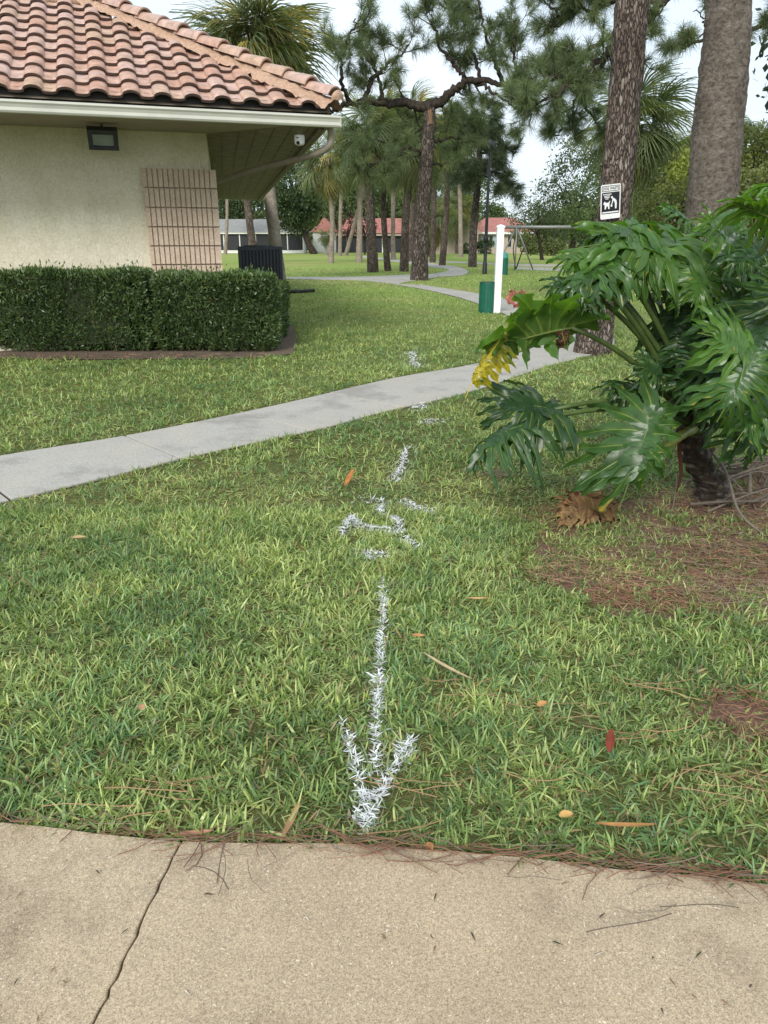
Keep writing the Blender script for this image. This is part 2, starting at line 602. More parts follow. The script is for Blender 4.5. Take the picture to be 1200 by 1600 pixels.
def slab(poly, mat, parent, z0=-.08, z1=SLAB_Z, bev=.006):
    m = MB()
    c = np.mean(np.array(poly), 0)
    n = len(poly)
    inner = []
    for i in range(n):
        a = Vector(poly[i - 1]).to_2d() if False else Vector((poly[i - 1][0], poly[i - 1][1]))
        b_ = Vector((poly[i][0], poly[i][1])); d = Vector((poly[(i + 1) % n][0], poly[(i + 1) % n][1]))
        t1 = (b_ - a).normalized(); t2 = (d - b_).normalized()
        nn = Vector((-(t1.y + t2.y), t1.x + t2.x))
        if nn.length < 1e-6:
            nn = Vector((-t1.y, t1.x))
        inner.append(b_ + nn.normalized() * bev)
    V = [(p[0], p[1], z0) for p in poly] + [(p[0], p[1], z1 - bev) for p in poly] + [(p[0], p[1], z1) for p in inner]
    F = [(i, (i + 1) % n, n + (i + 1) % n, n + i) for i in range(n)] + [(n + i, n + (i + 1) % n, 2 * n + (i + 1) % n, 2 * n + i) for i in range(n)]
    F.append(tuple(range(2 * n, 3 * n)))
    m.add(V, F)
    return m.obj('concrete_slab', mat, parent)


left_poly = [(c[0] - .0022 - .002 * float(N3(c[1] * 31, 2.2)), c[1]) for c in crack[::-1]] + [(x, float(pave_edge(x))) for x in lx[::-1]] + [(-5, -2)]
right_poly = [(5, -2)] + [(x, float(pave_edge(x))) for x in rx[::-1]] + [(c[0] + .0022 + .002 * float(N4(c[1] * 27, 2.2)), c[1]) for c in crack]
slab(left_poly, M['near_conc'], pavement, bev=.0025)
slab(right_poly, M['near_conc'], pavement, z1=SLAB_Z + .003, bev=.0025)
gm = MB()
gm.quad((-5, -2, .006), (5, -2, .006), (5, .86, .006), (-5, 1.4, .006))
gm.obj('joint_dirt', M['soil'], pavement)

# walkways -------------------------------------------------------------
walk_polys = []


def walk(left, right, n_slabs, name, step=None, mat='walk_conc', z=SLAB_Z):
    root = bpy.data.objects.new(name, None)
    COL.objects.link(root); struct(root)
    Lp = smooth_path([Vector((a[0], a[1], 0)) for a in left], 16)
    Rp = smooth_path([Vector((a[0], a[1], 0)) for a in right], 16)

    def at(pth, f):
        d = [0]
        for i in range(1, len(pth)):
            d.append(d[-1] + (pth[i] - pth[i - 1]).length)
        t = f * d[-1]
        k = min(max(np.searchsorted(d, t) - 1, 0), len(pth) - 2)
        u = (t - d[k]) / max(d[k + 1] - d[k], 1e-6)
        return pth[k].lerp(pth[k + 1], u)
    def off(pth, d):
        out = []
        for i in range(len(pth)):
            t = (pth[min(i + 1, len(pth) - 1)] - pth[max(i - 1, 0)]).normalized()
            out.append(pth[i] + Vector((-t.y, t.x, 0)) * d)
        return out
    eL, eR = off(Lp, .045), off(Rp, -.012)
    walk_polys.append(np.array([(p.x, p.y) for p in eR] + [(p.x, p.y) for p in eL[::-1]]))
    sm = MB()
    nl = len(eL)
    sm.add([(p.x, p.y, .005) for p in eL] + [(p.x, p.y, .005) for p in eR], [(i, nl + i, nl + i + 1, i + 1) for i in range(nl - 1)])
    sm.obj('edge_soil_shade', M['soil'], root)  # soil bed; its wider upper rim also paints in the edge shadow
    for i in range(n_slabs):
        f0 = i / n_slabs; f1 = (i + 1) / n_slabs
        gap = .009 / max((at(Lp, f1) - at(Lp, f0)).length, .1) * (f1 - f0)
        ss = [f0 + gap + (f1 - f0 - 2 * gap) * k / 5 for k in range(6)]
        poly = [tuple(at(Rp, s)[:2]) for s in ss] + [tuple(at(Lp, s)[:2]) for s in ss[::-1]]
        slab(poly, M[mat], root, z1=z + random.uniform(-.002, .003))
    return root


# the main walk: left (upper) and right (lower) edges
L1 = [(-6.6, 1.95), (-4.6, 3.65), (-2.831, 5.327), (-2.061, 5.983), (-1.104, 7.087), (.149, 8.727), (1.063, 9.63), (1.9, 10.75), (2.5, 12.1), (2.75, 14.0), (2.65, 17), (2.35, 20.5), (1.9, 23.5), (1.2, 26.6), (.35, 29.3)]
R1 = [(-5.9, 1.05), (-3.9, 2.8), (-2.334, 4.296), (-1.33, 5.433), (-.542, 6.205), (.0, 6.887), (.875, 7.827), (2.076, 9.6), (3.3, 11.2), (3.86, 13.0), (3.9, 15), (3.75, 17.6), (3.4, 21.6), (2.35, 25.6), (1.4, 28.8)]
walk(L1, R1, 26, 'footpath')
fe = lambda pts: [tuple(gp(*p)[:2]) for p in pts]
walk(fe([(447, 433.2), (500, 433.2), (560, 432.8), (612, 431), (640, 429.5), (680, 429.5)]), fe([(447, 435.8), (500, 437.5), (560, 438.5), (618, 444), (632, 441.5), (684, 433.5)]), 9, 'footpath')
walk(fe([(560, 401.5), (600, 407), (640, 412.2), (672, 417.5), (700, 421), (690, 426), (655, 431)]), fe([(570, 400.6), (615, 405.2), (662, 410.2), (710, 416.5), (731, 424), (718, 431), (668, 433)]), 12, 'footpath')
walk(fe([(640, 407.5), (720, 409.2), (800, 412.5), (900, 413.6), (1000, 414)]), fe([(640, 409), (720, 411.2), (800, 415.2), (900, 416.5), (1000, 417)]), 10, 'footpath')
walk(fe([(805, 418), (850, 418.6), (900, 419.5)]), fe([(805, 421), (850, 423), (900, 425)]), 4, 'footpath')


def in_poly(x, y, poly):
    c = np.zeros(len(x), bool)
    n = len(poly); j = n - 1
    for i in range(n):
        xi, yi = poly[i]; xj, yj = poly[j]
        if yi != yj:
            c ^= ((yi > y) != (yj > y)) & (x < (xj - xi) * (y - yi) / (yj - yi) + xi)
        j = i
    return c


# ------------------------------------------------------------------ building frame
TH_E, TH_D = R(18), R(11.5)
E2 = Vector((math.cos(TH_E), math.sin(TH_E), 0)); D2 = Vector((-math.sin(TH_D), math.cos(TH_D), 0))
NF = Vector((-math.sin(TH_E), math.cos(TH_E), 0))
C0 = Vector((-2.563, 12.0, 0)); ZS = 2.97


def W(a, b, z=0.0):
    p = C0 + E2 * a + D2 * b
    return Vector((p.x, p.y, z))


OV = 1.648
G0 = C0 + E2 * OV - D2 * OV
bld = thing('clubhouse', 'cream stucco building with red barrel tile roof and ribbed block corner', 'building', tuple(W(0, 0, 0)))
m = MB(); m.prism([W(-10, 0), W(0, 0), W(0, .2), W(-10, .2)], 0, ZS); m.obj('front_wall', M['stucco'], bld)
m = MB(); m.prism([W(0, .203), W(0, 18), W(-.2, 18), W(-.2, .203)], 0, ZS); m.obj('side_wall', M['stucco'], bld)
# ribbed block corner
m = MB(); m.box((-.9, -.04, 0), (.1, .34, 2.5)); pan = None
panel = bpy.data.objects.new('block_panel', None); COL.objects.link(panel)
panel.parent = bld; panel.matrix_parent_inverse = bld.matrix_basis.inverted()
back = MB(); back.prism([W(-.93, -.035), W(.075, -.035), W(.075, .36), W(.003, .36), W(.003, -.003), W(-.93, -.003)], 0, 2.49); back.obj('backing', M['block'], panel)
prof = []
nr = 13; x = -.94; rw = .0725
for k in range(nr):
    prof += [(x + .008, -.062), (x + .009, -.096), (x + rw - .007, -.097), (x + rw - .006, -.062)]
    x += rw
prof += [(x + .006, -.06), (x + .009, -.096), (.10, -.096), (.10, .37), (.078, .37), (.078, -.058), (-.94, -.058)]
bm_ = MB()
pts = [W(a, b) - W(0, 0) for a, b in prof]
bm_.prism([(p.x, p.y) for p in pts], 0, .243)
blk = bm_.mesh('block', M['block'])
for k in range(10):
    o = link('block', blk)
    o.parent = panel
    o.location = W(0, 0) + Vector((E2.x * random.uniform(-.003, .003), 0, 2.503 - .262 * (k + 1)))
    if o.location.z < -.02:
        o.location.z = -.02

# soffit, fascia, gutter
def strip_poly(b0, b1):
    return b0, b1
m = MB()
outF = OV - .06
m.prism([W(-10, -outF), W(outF, -outF), W(0, 0), W(-10, 0)], ZS, ZS + .03)
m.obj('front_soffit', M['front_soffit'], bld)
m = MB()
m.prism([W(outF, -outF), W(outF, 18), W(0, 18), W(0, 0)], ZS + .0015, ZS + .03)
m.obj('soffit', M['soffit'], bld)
# plank joints of the soffit (thin battens)
bt = MB()
for k in range(1, 7):
    a = k * OV / 7
    bt.prism([W(a - .006, -a + .1), W(a + .006, -a + .1), W(a + .006, 17.9), W(a - .006, 17.9)], ZS - .008, ZS - .001)
bt.obj('soffit_batten', M['soffit'], bld)
m = MB(); m.prism([W(-10, -OV + .03), W(OV - .03, -OV + .03), W(OV - .07, -OV + .07), W(-10, -OV + .07)], ZS - .05, 3.035); m.obj('front_fascia', M['fascia'], bld)
m = MB(); m.prism([W(OV - .03, -OV + .03), W(OV - .03, 18), W(OV - .07, 18), W(OV - .07, -OV + .07)], ZS - .05, 3.15); m.obj('side_fascia', M['fascia'], bld)
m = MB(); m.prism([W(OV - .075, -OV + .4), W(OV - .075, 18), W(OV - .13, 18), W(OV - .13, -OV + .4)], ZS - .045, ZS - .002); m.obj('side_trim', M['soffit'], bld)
# K style gutter extruded along the front eave
gprof = [(0, 0), (-.07, 0), (-.085, .02), (-.085, .055), (-.10, .085), (-.118, .105), (-.118, .13), (-.108, .13), (-.106, .112), (-.078, .088), (-.074, .06), (-.074, .02), (-.006, .012), (-.006, .13), (0, .13)]
gut = MB()
zg = 2.905
ends = []
for a in (-10, OV + .10):
    ends.append([W(a, -OV + .03 + q[0], zg + q[1]) for q in gprof])
gut.loft(ends); gut.obj('gutter', M['gutter'], bld)
m = MB(); m.prism([W(OV + .092, -OV - .085), W(OV + .101, -OV - .085), W(OV + .101, -OV + .03), W(OV + .092, -OV + .03)], zg + .002, zg + .125); m.obj('gutter_end_cap', M['gutter'], bld)
# dark bird stop under the tiles
m = MB(); m.prism([W(-10, -OV + .065), W(OV - .02, -OV + .065), W(OV - .02, -OV + .12), W(-10, -OV + .12)], 3.0, 3.19); m.obj('eave_board', M['black'], bld)
# roof deck -----------------------------------------------------------
PITCHR = R(27.8)
INS = 3.3
HB = (-E2 + D2).normalized()
HIPU = HB.dot(-E2) ; HIPN = HB.dot(NF)
ze = 3.12
roof = bpy.data.objects.new('roof', None); COL.objects.link(roof)
roof.parent = bld; roof.matrix_parent_inverse = bld.matrix_basis.inverted()
VS = (NF * math.cos(PITCHR) + Vector((0, 0, math.sin(PITCHR))))
G3 = Vector((G0.x, G0.y, ze))
top_h = INS * math.tan(PITCHR)
slen = INS / HIPN
hip_top = G3 + HB * slen + Vector((0, 0, top_h))
far_left = G3 - E2 * 9.5
side_far = G3 + D2 * 19.5
ND = Vector((-D2.y, D2.x, 0))
m = MB()
dn = Vector((0, 0, -.05))
ftl = G3 - E2 * 9.5 + NF * INS + Vector((0, 0, top_h))
sft = side_far + ND * INS + Vector((0, 0, top_h))
m.add([far_left + dn, G3 + dn, hip_top + dn, ftl + dn], [(0, 1, 2, 3)])
m.add([G3 + dn, side_far + dn, sft + dn, hip_top + dn], [(0, 1, 2, 3)])
m.add([ftl + dn, hip_top + dn, sft + dn], [(0, 1, 2)])
m.obj('roof_deck', M['fascia'], roof)
# tiles
TW, EXPO = .36, slen * 0 + INS / math.cos(PITCHR) / 10.0
tm = MB()
def tile_profile(th):
    out = []
    for k in range(9):
        a = math.pi * k / 8
        out.append((.11 - .105 * math.cos(a) - .005, .060 * math.sin(a) ** .9 + .0))
    out += [(.245, -.006), (.30, -.008), (.345, -.002), (.372, .012)]
    return out
pr = tile_profile(0)
LEN = EXPO + .06
lift = .052
def ring(y, z):
    return [(q[0] - .02, y, q[1] + z) for q in pr]
top0, top1 = ring(0, lift), ring(LEN, .006)
bot0, bot1 = ring(.004, lift - .032), ring(LEN, -.012)
n = len(pr)
V = top0 + top1 + bot0 + bot1
F = []
for i in range(n - 1):
    F.append((i, i + 1, n + i + 1, n + i))
    F.append((2 * n + i + 1, 2 * n + i, 3 * n + i, 3 * n + i + 1))
    F.append((i + 1, i, 2 * n + i, 2 * n + i + 1))
F.append((0, n, 3 * n, 2 * n)); F.append((n - 1, 3 * n - 1, 4 * n - 1, 2 * n - 1))
tm.add(V, F)
tile_me = tm.mesh('roof_tile', M['tile'], True)
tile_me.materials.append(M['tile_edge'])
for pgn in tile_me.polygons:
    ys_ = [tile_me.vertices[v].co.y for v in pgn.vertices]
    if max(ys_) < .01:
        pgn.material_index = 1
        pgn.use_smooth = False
MT = Matrix((E2, VS, E2.cross(VS))).transposed()
for r_ in range(10):
    for c_ in range(23):
        a = c_ * TW + .05
        nn = r_ * EXPO * math.cos(PITCHR)
        hip_a = (nn + EXPO * .5) * HIPU / HIPN
        if a + TW < hip_a + .06 or a > 7.2:
            continue
        o = link('roof_tile', tile_me)
        o.parent = roof
        p = G3 - E2 * (a + TW) + VS * (r_ * EXPO - .06)
        rot = MT.to_4x4() @ Matrix.Rotation(R(random.uniform(-.9, .9)), 4, 'Z') @ Matrix.Rotation(R(random.uniform(-.7, .7)), 4, 'X')
        o.matrix_local = Matrix.Translation(p + E2 * random.uniform(-.006, .006) + VS * random.uniform(-.008, .008)) @ rot
        if a < hip_a:     # cut along the hip: shrink so that it ends under the hip mortar
            s = max(.35, (a + TW - hip_a + .10) / TW)
            if s < 1:
                o.matrix_local = Matrix.Translation(p) @ rot @ Matrix.Diagonal((s, 1, 1, 1))
# mortar bed along hip
hd = (hip_top - G3).normalized()
hside = Vector((hd.y, -hd.x, 0)).normalized()
hup = hside.cross(hd).normalized()
if hup.z < 0:
    hup = -hup
mm = MB()
cols = 9; rows = 90
gv = []
tot = (hip_top - G3).length + .15
for i in range(rows + 1):
    s = i / rows * tot - .02
    for j in range(cols):
        u = (j / (cols - 1)) * 2 - 1
        wdt = (.05 + .26 * float(fbm(N1, s * 3.2, 4.2))) if u < 0 else .16
        h_ = .085 * (1 - abs(u) ** 1.6) - .05 * abs(u) ** 2 + .045 + .07 * (float(fbm(N2, s * 9, j * 1.3)) - .5)
        gv.append(G3 + hd * s + hside * (u * wdt * 1.35 * (-1)) * -1 + hup * (h_ + .03 * (float(N3(s * 22, j * 2.1)) - .5)))
fi = [(i * cols + j, i * cols + j + 1, (i + 1) * cols + j + 1, (i + 1) * cols + j) for i in range(rows) for j in range(cols - 1)]
mm.add(gv, fi)
mm.obj('hip_mortar', M['mortar'], roof, True)
# hip caps
hc = MB()
ra, rb, La = .138, .115, .47
ringsA = []
for (y, rr, off) in ((0, ra + .012, .035), (.02, ra + .012, .035), (La, rb, .0)):
    ringsA.append([(rr * math.cos(math.pi * k / 10), y, rr * .85 * math.sin(math.pi * k / 10) + off) for k in range(11)])
ringsB = []
for (y, rr, off) in ((0, ra - .012, .03), (La, rb - .014, -.004)):
    ringsB.append([(rr * math.cos(math.pi * k / 10), y, rr * .85 * math.sin(math.pi * k / 10) + off) for k in range(11)])
V = sum(ringsA, []) + sum(ringsB, [])
F = []
for k in range(10):
    F += [(k, k + 11, k + 12, k + 1), (k + 11, k + 22, k + 23, k + 12), (33 + k, 33 + k + 1, 44 + k + 1, 44 + k), (k, k + 1, 33 + k + 1, 33 + k)]
hc.add(V, F)
hip_me = hc.mesh('hip_tile', M['tile'], True)
MH = Matrix((hside, hd, hup)).transposed()
if MH.determinant() < 0:
    MH = Matrix((-hside, hd, hup)).transposed()
for k in range(13):
    o = link('hip_tile', hip_me); o.parent = roof
    o.matrix_local = Matrix.Translation(G3 + hd * (.02 + k * .385) + hup * (.105 + random.uniform(-.008, .008))) @ MH.to_4x4() @ Matrix.Rotation(R(random.uniform(-1.5, 1.5)), 4, 'Z')
# mortar plug at eave corner
pl = MB()
pv = []
for i in range(7):
    for k in range(11):
        a = math.pi * k / 10; rr = .125 * math.sin((i + 1) / 7 * math.pi / 2)
        pv.append(G3 + hd * (-.02 - .07 * math.cos((i + 1) / 7 * math.pi / 2)) + hside * rr * math.cos(a) + hup * (.13 + rr * .9 * math.sin(a) - .01))
pl.add(pv, [(i * 11 + k, i * 11 + k + 1, (i + 1) * 11 + k + 1, (i + 1) * 11 + k) for i in range(6) for k in range(10)])
pl.obj('hip_end_mortar', M['mortar'], roof, True)
# mortar row along the top edge of the slope
mm = MB()
polys = []
for i in range(60):
    s = i / 59 * 7.3
    b_ = hip_top - E2 * (s - .1) * 1.0
    j = .02 * (float(N1(s * 6, 2)) - .5)
    polys.append([b_ + NF * x_ + Vector((0, 0, z_ + j)) for x_, z_ in ((-.16, -.05), (-.1, .055), (-.02, .10), (.08, .10), (.12, -.05))])
mm.loft(polys); mm.obj('top_mortar', M['mortar'], roof, True)
# downspout: from the gutter end, bending back under the soffit to the side wall
m = MB()
dp = [W(OV - .02, -OV + .12, 2.93), W(OV - .0, -OV + .16, 2.80), W(OV - .06, -OV + .22, 2.68), W(OV - .3, -OV + .55, 2.60), W(.75, .1, 2.54), W(.14, 1.35, 2.44), W(.04, 1.55, 2.40)]
m.tube(smooth_path(dp, 6), .045, 10)
m.obj('downspout', M['downspout'], bld, True)
m = MB(); m.tube([W(.06, .6, 2.62), W(.06, .6, .1)], .03, 8); m.obj('wall_pipe', M['downspout'], bld, True)

# floodlight
fl = thing('flood_light', 'square dark floodlight fixed to the wall below the eave', 'floodlight', tuple(P(161, 217, 11.0)))
fc = P(161, 217, 11.05)
MF = Matrix.Translation(fc) @ Matrix((E2, NF, Vector((0, 0, 1)))).transposed().to_4x4() @ Matrix.Rotation(R(38), 4, 'X') @ Matrix.Scale(.93, 4)
m = MB(); m.box((-.205, .0, -.15), (.205, .06, .15), MF); m.box((-.17, .06, -.11), (.17, .10, .11), MF)
for k in range(9):
    m.box((-.15 + k * .0375 - .004, .10, -.1), (-.15 + k * .0375 + .004, .125, .1), MF)
m.obj('housing', M['bin_metal'], fl)
m = MB()
for lo, hi in (((-.205, -.04, -.15), (-.145, -.001, .15)), ((.145, -.04, -.15), (.205, -.001, .15)), ((-.144, -.04, -.15), (.144, -.001, -.095)), ((-.144, -.04, .085), (.144, -.001, .15))):
    m.box(lo, hi, MF)
m.obj('bezel', M['bin_metal'], fl)
m = MB(); m.box((-.143, -.016, -.094), (.143, -.003, .084), MF); m.obj('lens', M['glass'], fl)
m = MB(); m.tube([MF @ Vector((0, .1, .1)), MF @ Vector((0, .12, .2)), fc + NF * .2 + Vector((0, 0, .26))], .014, 8); m.obj('bracket', M['bin_metal'], fl)

# security camera
sc_p = P(468, 221, 11.05)
sc_ = thing('security_camera', 'small white security camera under the eave corner', 'security camera', tuple(sc_p))
m = MB()
m.tube([sc_p + Vector((0, 0, .075)), sc_p + Vector((0, 0, .06)), sc_p + Vector((0, 0, -.02)), sc_p + Vector((0, 0, -.04)), sc_p + Vector((0, 0, -.052))], [.066, .068, .068, .055, .02], 18)
m.obj('housing', M['white_paint'], sc_, True)
m = MB(); m.tube([sc_p + Vector((-.012, -.060, -.022)), sc_p + Vector((-.015, -.074, -.027))], .022, 14); m.obj('lens', M['black'], sc_)
m = MB(); m.box((sc_p.x - .035, sc_p.y - .072, sc_p.z + .032), (sc_p.x - .002, sc_p.y - .06, sc_p.z + .044)); m.obj('sensor', M['black'], sc_)
m = MB(); m.tube([sc_p + Vector((0, 0, .1)), sc_p + Vector((0, 0, .16)), sc_p + Vector((0.02, .04, .20))], .035, 10); m.obj('mount', M['downspout'], sc_)

# air conditioner
ac_c = P(405, 385, 15.2)
MA = Matrix.Translation((ac_c.x, ac_c.y, 0)) @ Matrix.Rotation(TH_D, 4, 'Z')
AW, AD, AH = .40, .40, ac_c.z
ac = thing('air_conditioner', 'dark slatted air conditioning unit beside the palm trunk by the building', 'air conditioner', (ac_c.x, ac_c.y, 0))
m = MB(); m.box((-AW + .03, -AD + .03, .06), (AW - .03, AD - .03, AH - .06), MA); m.obj('coil_core', M['black'], ac)
m = MB(); m.box((-AW - .01, -AD - .01, AH - .05), (AW + .01, AD + .01, AH), MA)
m.tube([MA @ Vector((0, 0, AH + .001)), MA @ Vector((0, 0, AH + .02))], .3, 20); m.obj('top_cover', M['slate'], ac)
m = MB(); m.box((-AW, -AD, 0), (AW, AD, .08), MA); m.obj('base_pan', M['slate'], ac)
for sx in (-1, 1):
    for sy in (-1, 1):
        m = MB(); m.box((min(sx * AW, sx * (AW - .05)), min(sy * AD, sy * (AD - .05)), .081), (max(sx * AW, sx * (AW - .05)), max(sy * AD, sy * (AD - .05)), AH - .051), MA); m.obj('corner_post', M['slate'], ac)
for k in range(11):
    a = -AW + .085 + k * (2 * AW - .17) / 10
    for (lo, hi) in (((a - .014, -AD + .002, .082), (a + .014, -AD + .024, AH - .052)), ((AW - .024, a - .014, .082), (AW - .002, a + .014, AH - .052))):
        m = MB(); m.box(lo, hi, MA); m.obj('slat', M['slate'], ac)

# black pipe on the lawn
p0, p1 = gp(452, 459), gp(491, 457)
m = MB(); m.tube([p0 + Vector((0, 0, .06)), p0.lerp(p1, .5) + Vector((0, .05, .055)), p1 + Vector((0, 0, .06))], .055, 12)
tag(m.obj('drain_pipe', M['black'], None, True), 'black pipe lying on the lawn beside the hedge end', 'pipe')


# ------------------------------------------------------------------ hedges
def hedge(poly, h0, name_label, seed, dens=4000, leaf=(.045, .09, .0105), tone=1.0, group='clipped hedges along the building'):
    """poly: footprint (list of xy, counter-clockwise); leaves on the skin, a dark twiggy core inside"""
    rg = np.random.default_rng(seed)
    ctr = np.mean(np.array(poly), 0)
    root = thing('hedge', name_label, 'hedge', (ctr[0], ctr[1], 0), group)
    n = len(poly)
    core = MB()
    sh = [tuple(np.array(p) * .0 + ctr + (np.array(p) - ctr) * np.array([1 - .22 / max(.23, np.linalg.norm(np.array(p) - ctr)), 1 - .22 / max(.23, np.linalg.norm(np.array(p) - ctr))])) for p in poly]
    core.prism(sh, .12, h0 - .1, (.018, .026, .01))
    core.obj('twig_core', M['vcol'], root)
    P_, Nn = [], []
    for i in range(n):
        a = np.array(poly[i]); b = np.array(poly[(i + 1) % n])
        L = np.linalg.norm(b - a)
        if L < .02:
            continue
        k = int(L * h0 * dens)
        t = rg.random(k); z = .03 + rg.random(k) ** 1.05 * (h0 - .03)
        nn = np.array([(b - a)[1], -(b - a)[0]]) / L
        xy = a + (b - a) * t[:, None]
        d = .07 * (fbm(N1, t * L * 5 + seed, z * 5) - .5) * 2 + .08 * (fbm(N2, t * L * 1.3 + seed, z * 1.6) - .5) * 2 - rg.random(k) ** 2 * .13
        d -= np.clip((z - h0 + .1) / .1, 0, 1) ** 2 * .05 + np.clip((.2 - z) / .2, 0, 1) * .08
        xy = xy + nn * d[:, None]
        P_.append(np.column_stack([xy, z])); Nn.append(np.column_stack([np.tile(nn, (k, 1)), np.full(k, .25)]))
    A = np.array(poly); mn, mxx = A.min(0), A.max(0)
    k = int((mxx - mn).prod() * dens * 1.2)
    q = mn + rg.random((k, 2)) * (mxx - mn)
    q = q[in_poly(q[:, 0], q[:, 1], poly)]
    z = h0 + .09 * (fbm(N3, q[:, 0] * 3, q[:, 1] * 4) - .5) * 2 - rg.random(len(q)) ** 2 * .1 + (rg.random(len(q)) < .03) * rg.random(len(q)) * .12
    P_.append(np.column_stack([q, z])); Nn.append(np.tile([0, 0, 1.0], (len(q), 1)))
    P_ = np.concatenate(P_); Nn = np.concatenate(Nn)
    k = len(P_)
    dirs = Nn * .7 + rg.normal(0, .6, (k, 3)) + np.array([0, 0, .35])
    dirs /= np.linalg.norm(dirs, axis=1)[:, None]
    side = np.cross(dirs, rg.normal(0, 1, (k, 3))); side /= np.linalg.norm(side, axis=1)[:, None]
    L = rg.uniform(leaf[0], leaf[1], k)[:, None]; w = leaf[2] * rg.uniform(.8, 1.3, k)[:, None]
    V = np.stack([P_, P_ + dirs * L * .45 + side * w, P_ + dirs * L, P_ + dirs * L * .45 - side * w], 1).reshape(-1, 3)
    F = np.arange(k * 4).reshape(k, 4)
    mixv = np.clip(rg.random(k) * .75 + .5 * (fbm(N4, P_[:, 0] * 3, P_[:, 2] * 3 + P_[:, 1]) - .4), 0, 1)[:, None]
    c = (np.array([.038, .070, .026]) * (1 - mixv) + np.array([.15, .225, .078]) * mixv) * tone
    yl = rg.random(k) < .02
    c[yl] = np.array([.16, .15, .04])
    top_face = Nn[:, 2] > .9
    c[top_face] *= 1.25  # leaves on the top face are lighter
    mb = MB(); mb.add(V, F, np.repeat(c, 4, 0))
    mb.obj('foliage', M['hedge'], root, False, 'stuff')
    # a few stems at the base
    st = MB()
    for i in range(int(8 + 6 * len(poly))):
        q = mn + rg.random(2) * (mxx - mn)
        if not in_poly(np.array([q[0]]), np.array([q[1]]), sh)[0]:
            continue
        st.tube([(q[0], q[1], 0), (q[0] + rg.normal(0, .04), q[1] + rg.normal(0, .04), .3)], .009, 5, True, (.09, .07, .05))
    if st.n:
        st.obj('stems', M['vcol'], root)
    return root


hy = 10.86
hedge([(-7.2, hy + .06), (-3.40, hy + .03), (-3.38, hy + .62), (-7.2, hy + .62)], 1.1, 'long clipped hedge under the cream wall, left of the narrow gap', 11)
hedge([(-3.25, hy + .08), (-1.72, hy - .03), (-1.58, hy + .1), (-1.58, hy + .62), (-3.24, hy + .64)], 1.05, 'clipped hedge in front of the ribbed block corner, right of the narrow gap', 12)
hedge([(-2.05, 12.15), (-1.62, 12.1), (-1.8, 14.2), (-2.25, 14.2)], .82, 'lower hedge running back beside the air conditioner', 13, tone=1.1)
# mulch bed
bed = [(-8, hy - .66), (-5, hy - .60), (-4, hy - .68), (-3.2, hy - .62), (-2.4, hy - .66), (-1.75, hy - .52), (-1.30, hy - .16), (-1.32, 11.6), (-1.5, 13), (-1.72, 14.6), (-2.6, 14.6), (-2.6, 12.6), (-8, 11.0)]
m = MB(); m.add([(p[0], p[1], .012) for p in bed], [tuple(range(len(bed)))]); o = m.obj('mulch_bed', M['mulch']); struct(o)


# bare reddish ground under the big plant
SOIL_PATCH = [tuple(gp(a, b)[:2]) for a, b in ((815, 880), (850, 815), (930, 790), (1010, 775), (1080, 745), (1200, 718), (1400, 730), (1420, 960), (1200, 985), (1110, 965), (1040, 972), (970, 960), (880, 925))]
m = MB()
op = []
for i in range(len(SOIL_PATCH)):
    a, b_ = SOIL_PATCH[i], SOIL_PATCH[(i + 1) % len(SOIL_PATCH)]
    for k in range(8):
        t = k / 8; px_, py_ = a[0] + (b_[0] - a[0]) * t, a[1] + (b_[1] - a[1]) * t
        op.append((px_ + .10 * (float(fbm(N1, px_ * 6, py_ * 6)) - .5), py_ + .14 * (float(fbm(N2, px_ * 6, py_ * 6)) - .5), .004))
m.add(op, [tuple(range(len(op)))]); struct(m.obj('bare_soil', M['redsoil']))
q = gp(1168, 1122)
m = MB(); m.add([(q.x + (.15 + .05 * math.sin(a * 3)) * math.cos(a), q.y + (.15 + .06 * math.sin(a * 5)) * math.sin(a), .004) for a in [2 * math.pi * k / 40 for k in range(40)]], [tuple(range(40))]); struct(m.obj('bare_soil', M['redsoil']))


# ------------------------------------------------------------------ lawn blades
def bare(x, y):
    """0..1 where the turf is thin"""
    b = np.zeros(len(x))
    for px_, py_, rx_, ry_, s in ((920, 905, .42, .20, .95), (1010, 938, .30, .16, 1.0), (1100, 850, .5, .4, .9), (1190, 890, .55, .5, 1.1), (1140, 800, .6, .5, 1.1), (860, 800, .3, .22, .8),
                                  (1165, 1120, .17, .20, 1.0), (1110, 1100, .08, .06, .7), (778, 746, .14, .12, .9), (690, 1082, .07, .08, .7), (660, 1180, .05, .06, .6), (560, 1120, .06, .06, .5), (640, 1255, .07, .05, .7), (1180, 1230, .2, .07, .7), (1120, 1330, .1, .04, .7), (430, 1200, .06, .05, .55), (480, 1275, .1, .05, .7), (60, 1190, .08, .06, .5), (60, 615, .3, .25, .6), (240, 1080, .09, .08, .4), (920, 1120, .1, .05, .5), (1000, 1290, .1, .05, .6), (330, 1010, .1, .08, .3)):
        q = gp(px_, py_)
        b = np.maximum(b, s * np.exp(-(((x - q.x) / rx_) ** 2 + ((y - q.y) / ry_) ** 2)))
    b = np.clip(b * (1.5 * fbm(N3, x * 7, y * 7)), 0, 1)
    ins = in_poly(x + .16 * (fbm(N1, x * 5, y * 5) - .5), y + .16 * (fbm(N2, x * 5, y * 5) - .5), SOIL_PATCH)
    return np.where(ins, np.maximum(b, .30 + 1.2 * (fbm(N3, x * 6, y * 6, 2) - .28)), b).clip(0, 1)


def scatter(n, y0, y1, power, rg):
    """points with density ~ d^-power, in a wedge wider than the view"""
    u = rg.random(n)
    k = 2 - power
    yy = (y0 ** k + u * (y1 ** k - y0 ** k)) ** (1 / k)
    xx = (rg.random(n) - .5) * 2 * (yy * .60 + 1.5)
    return xx, yy


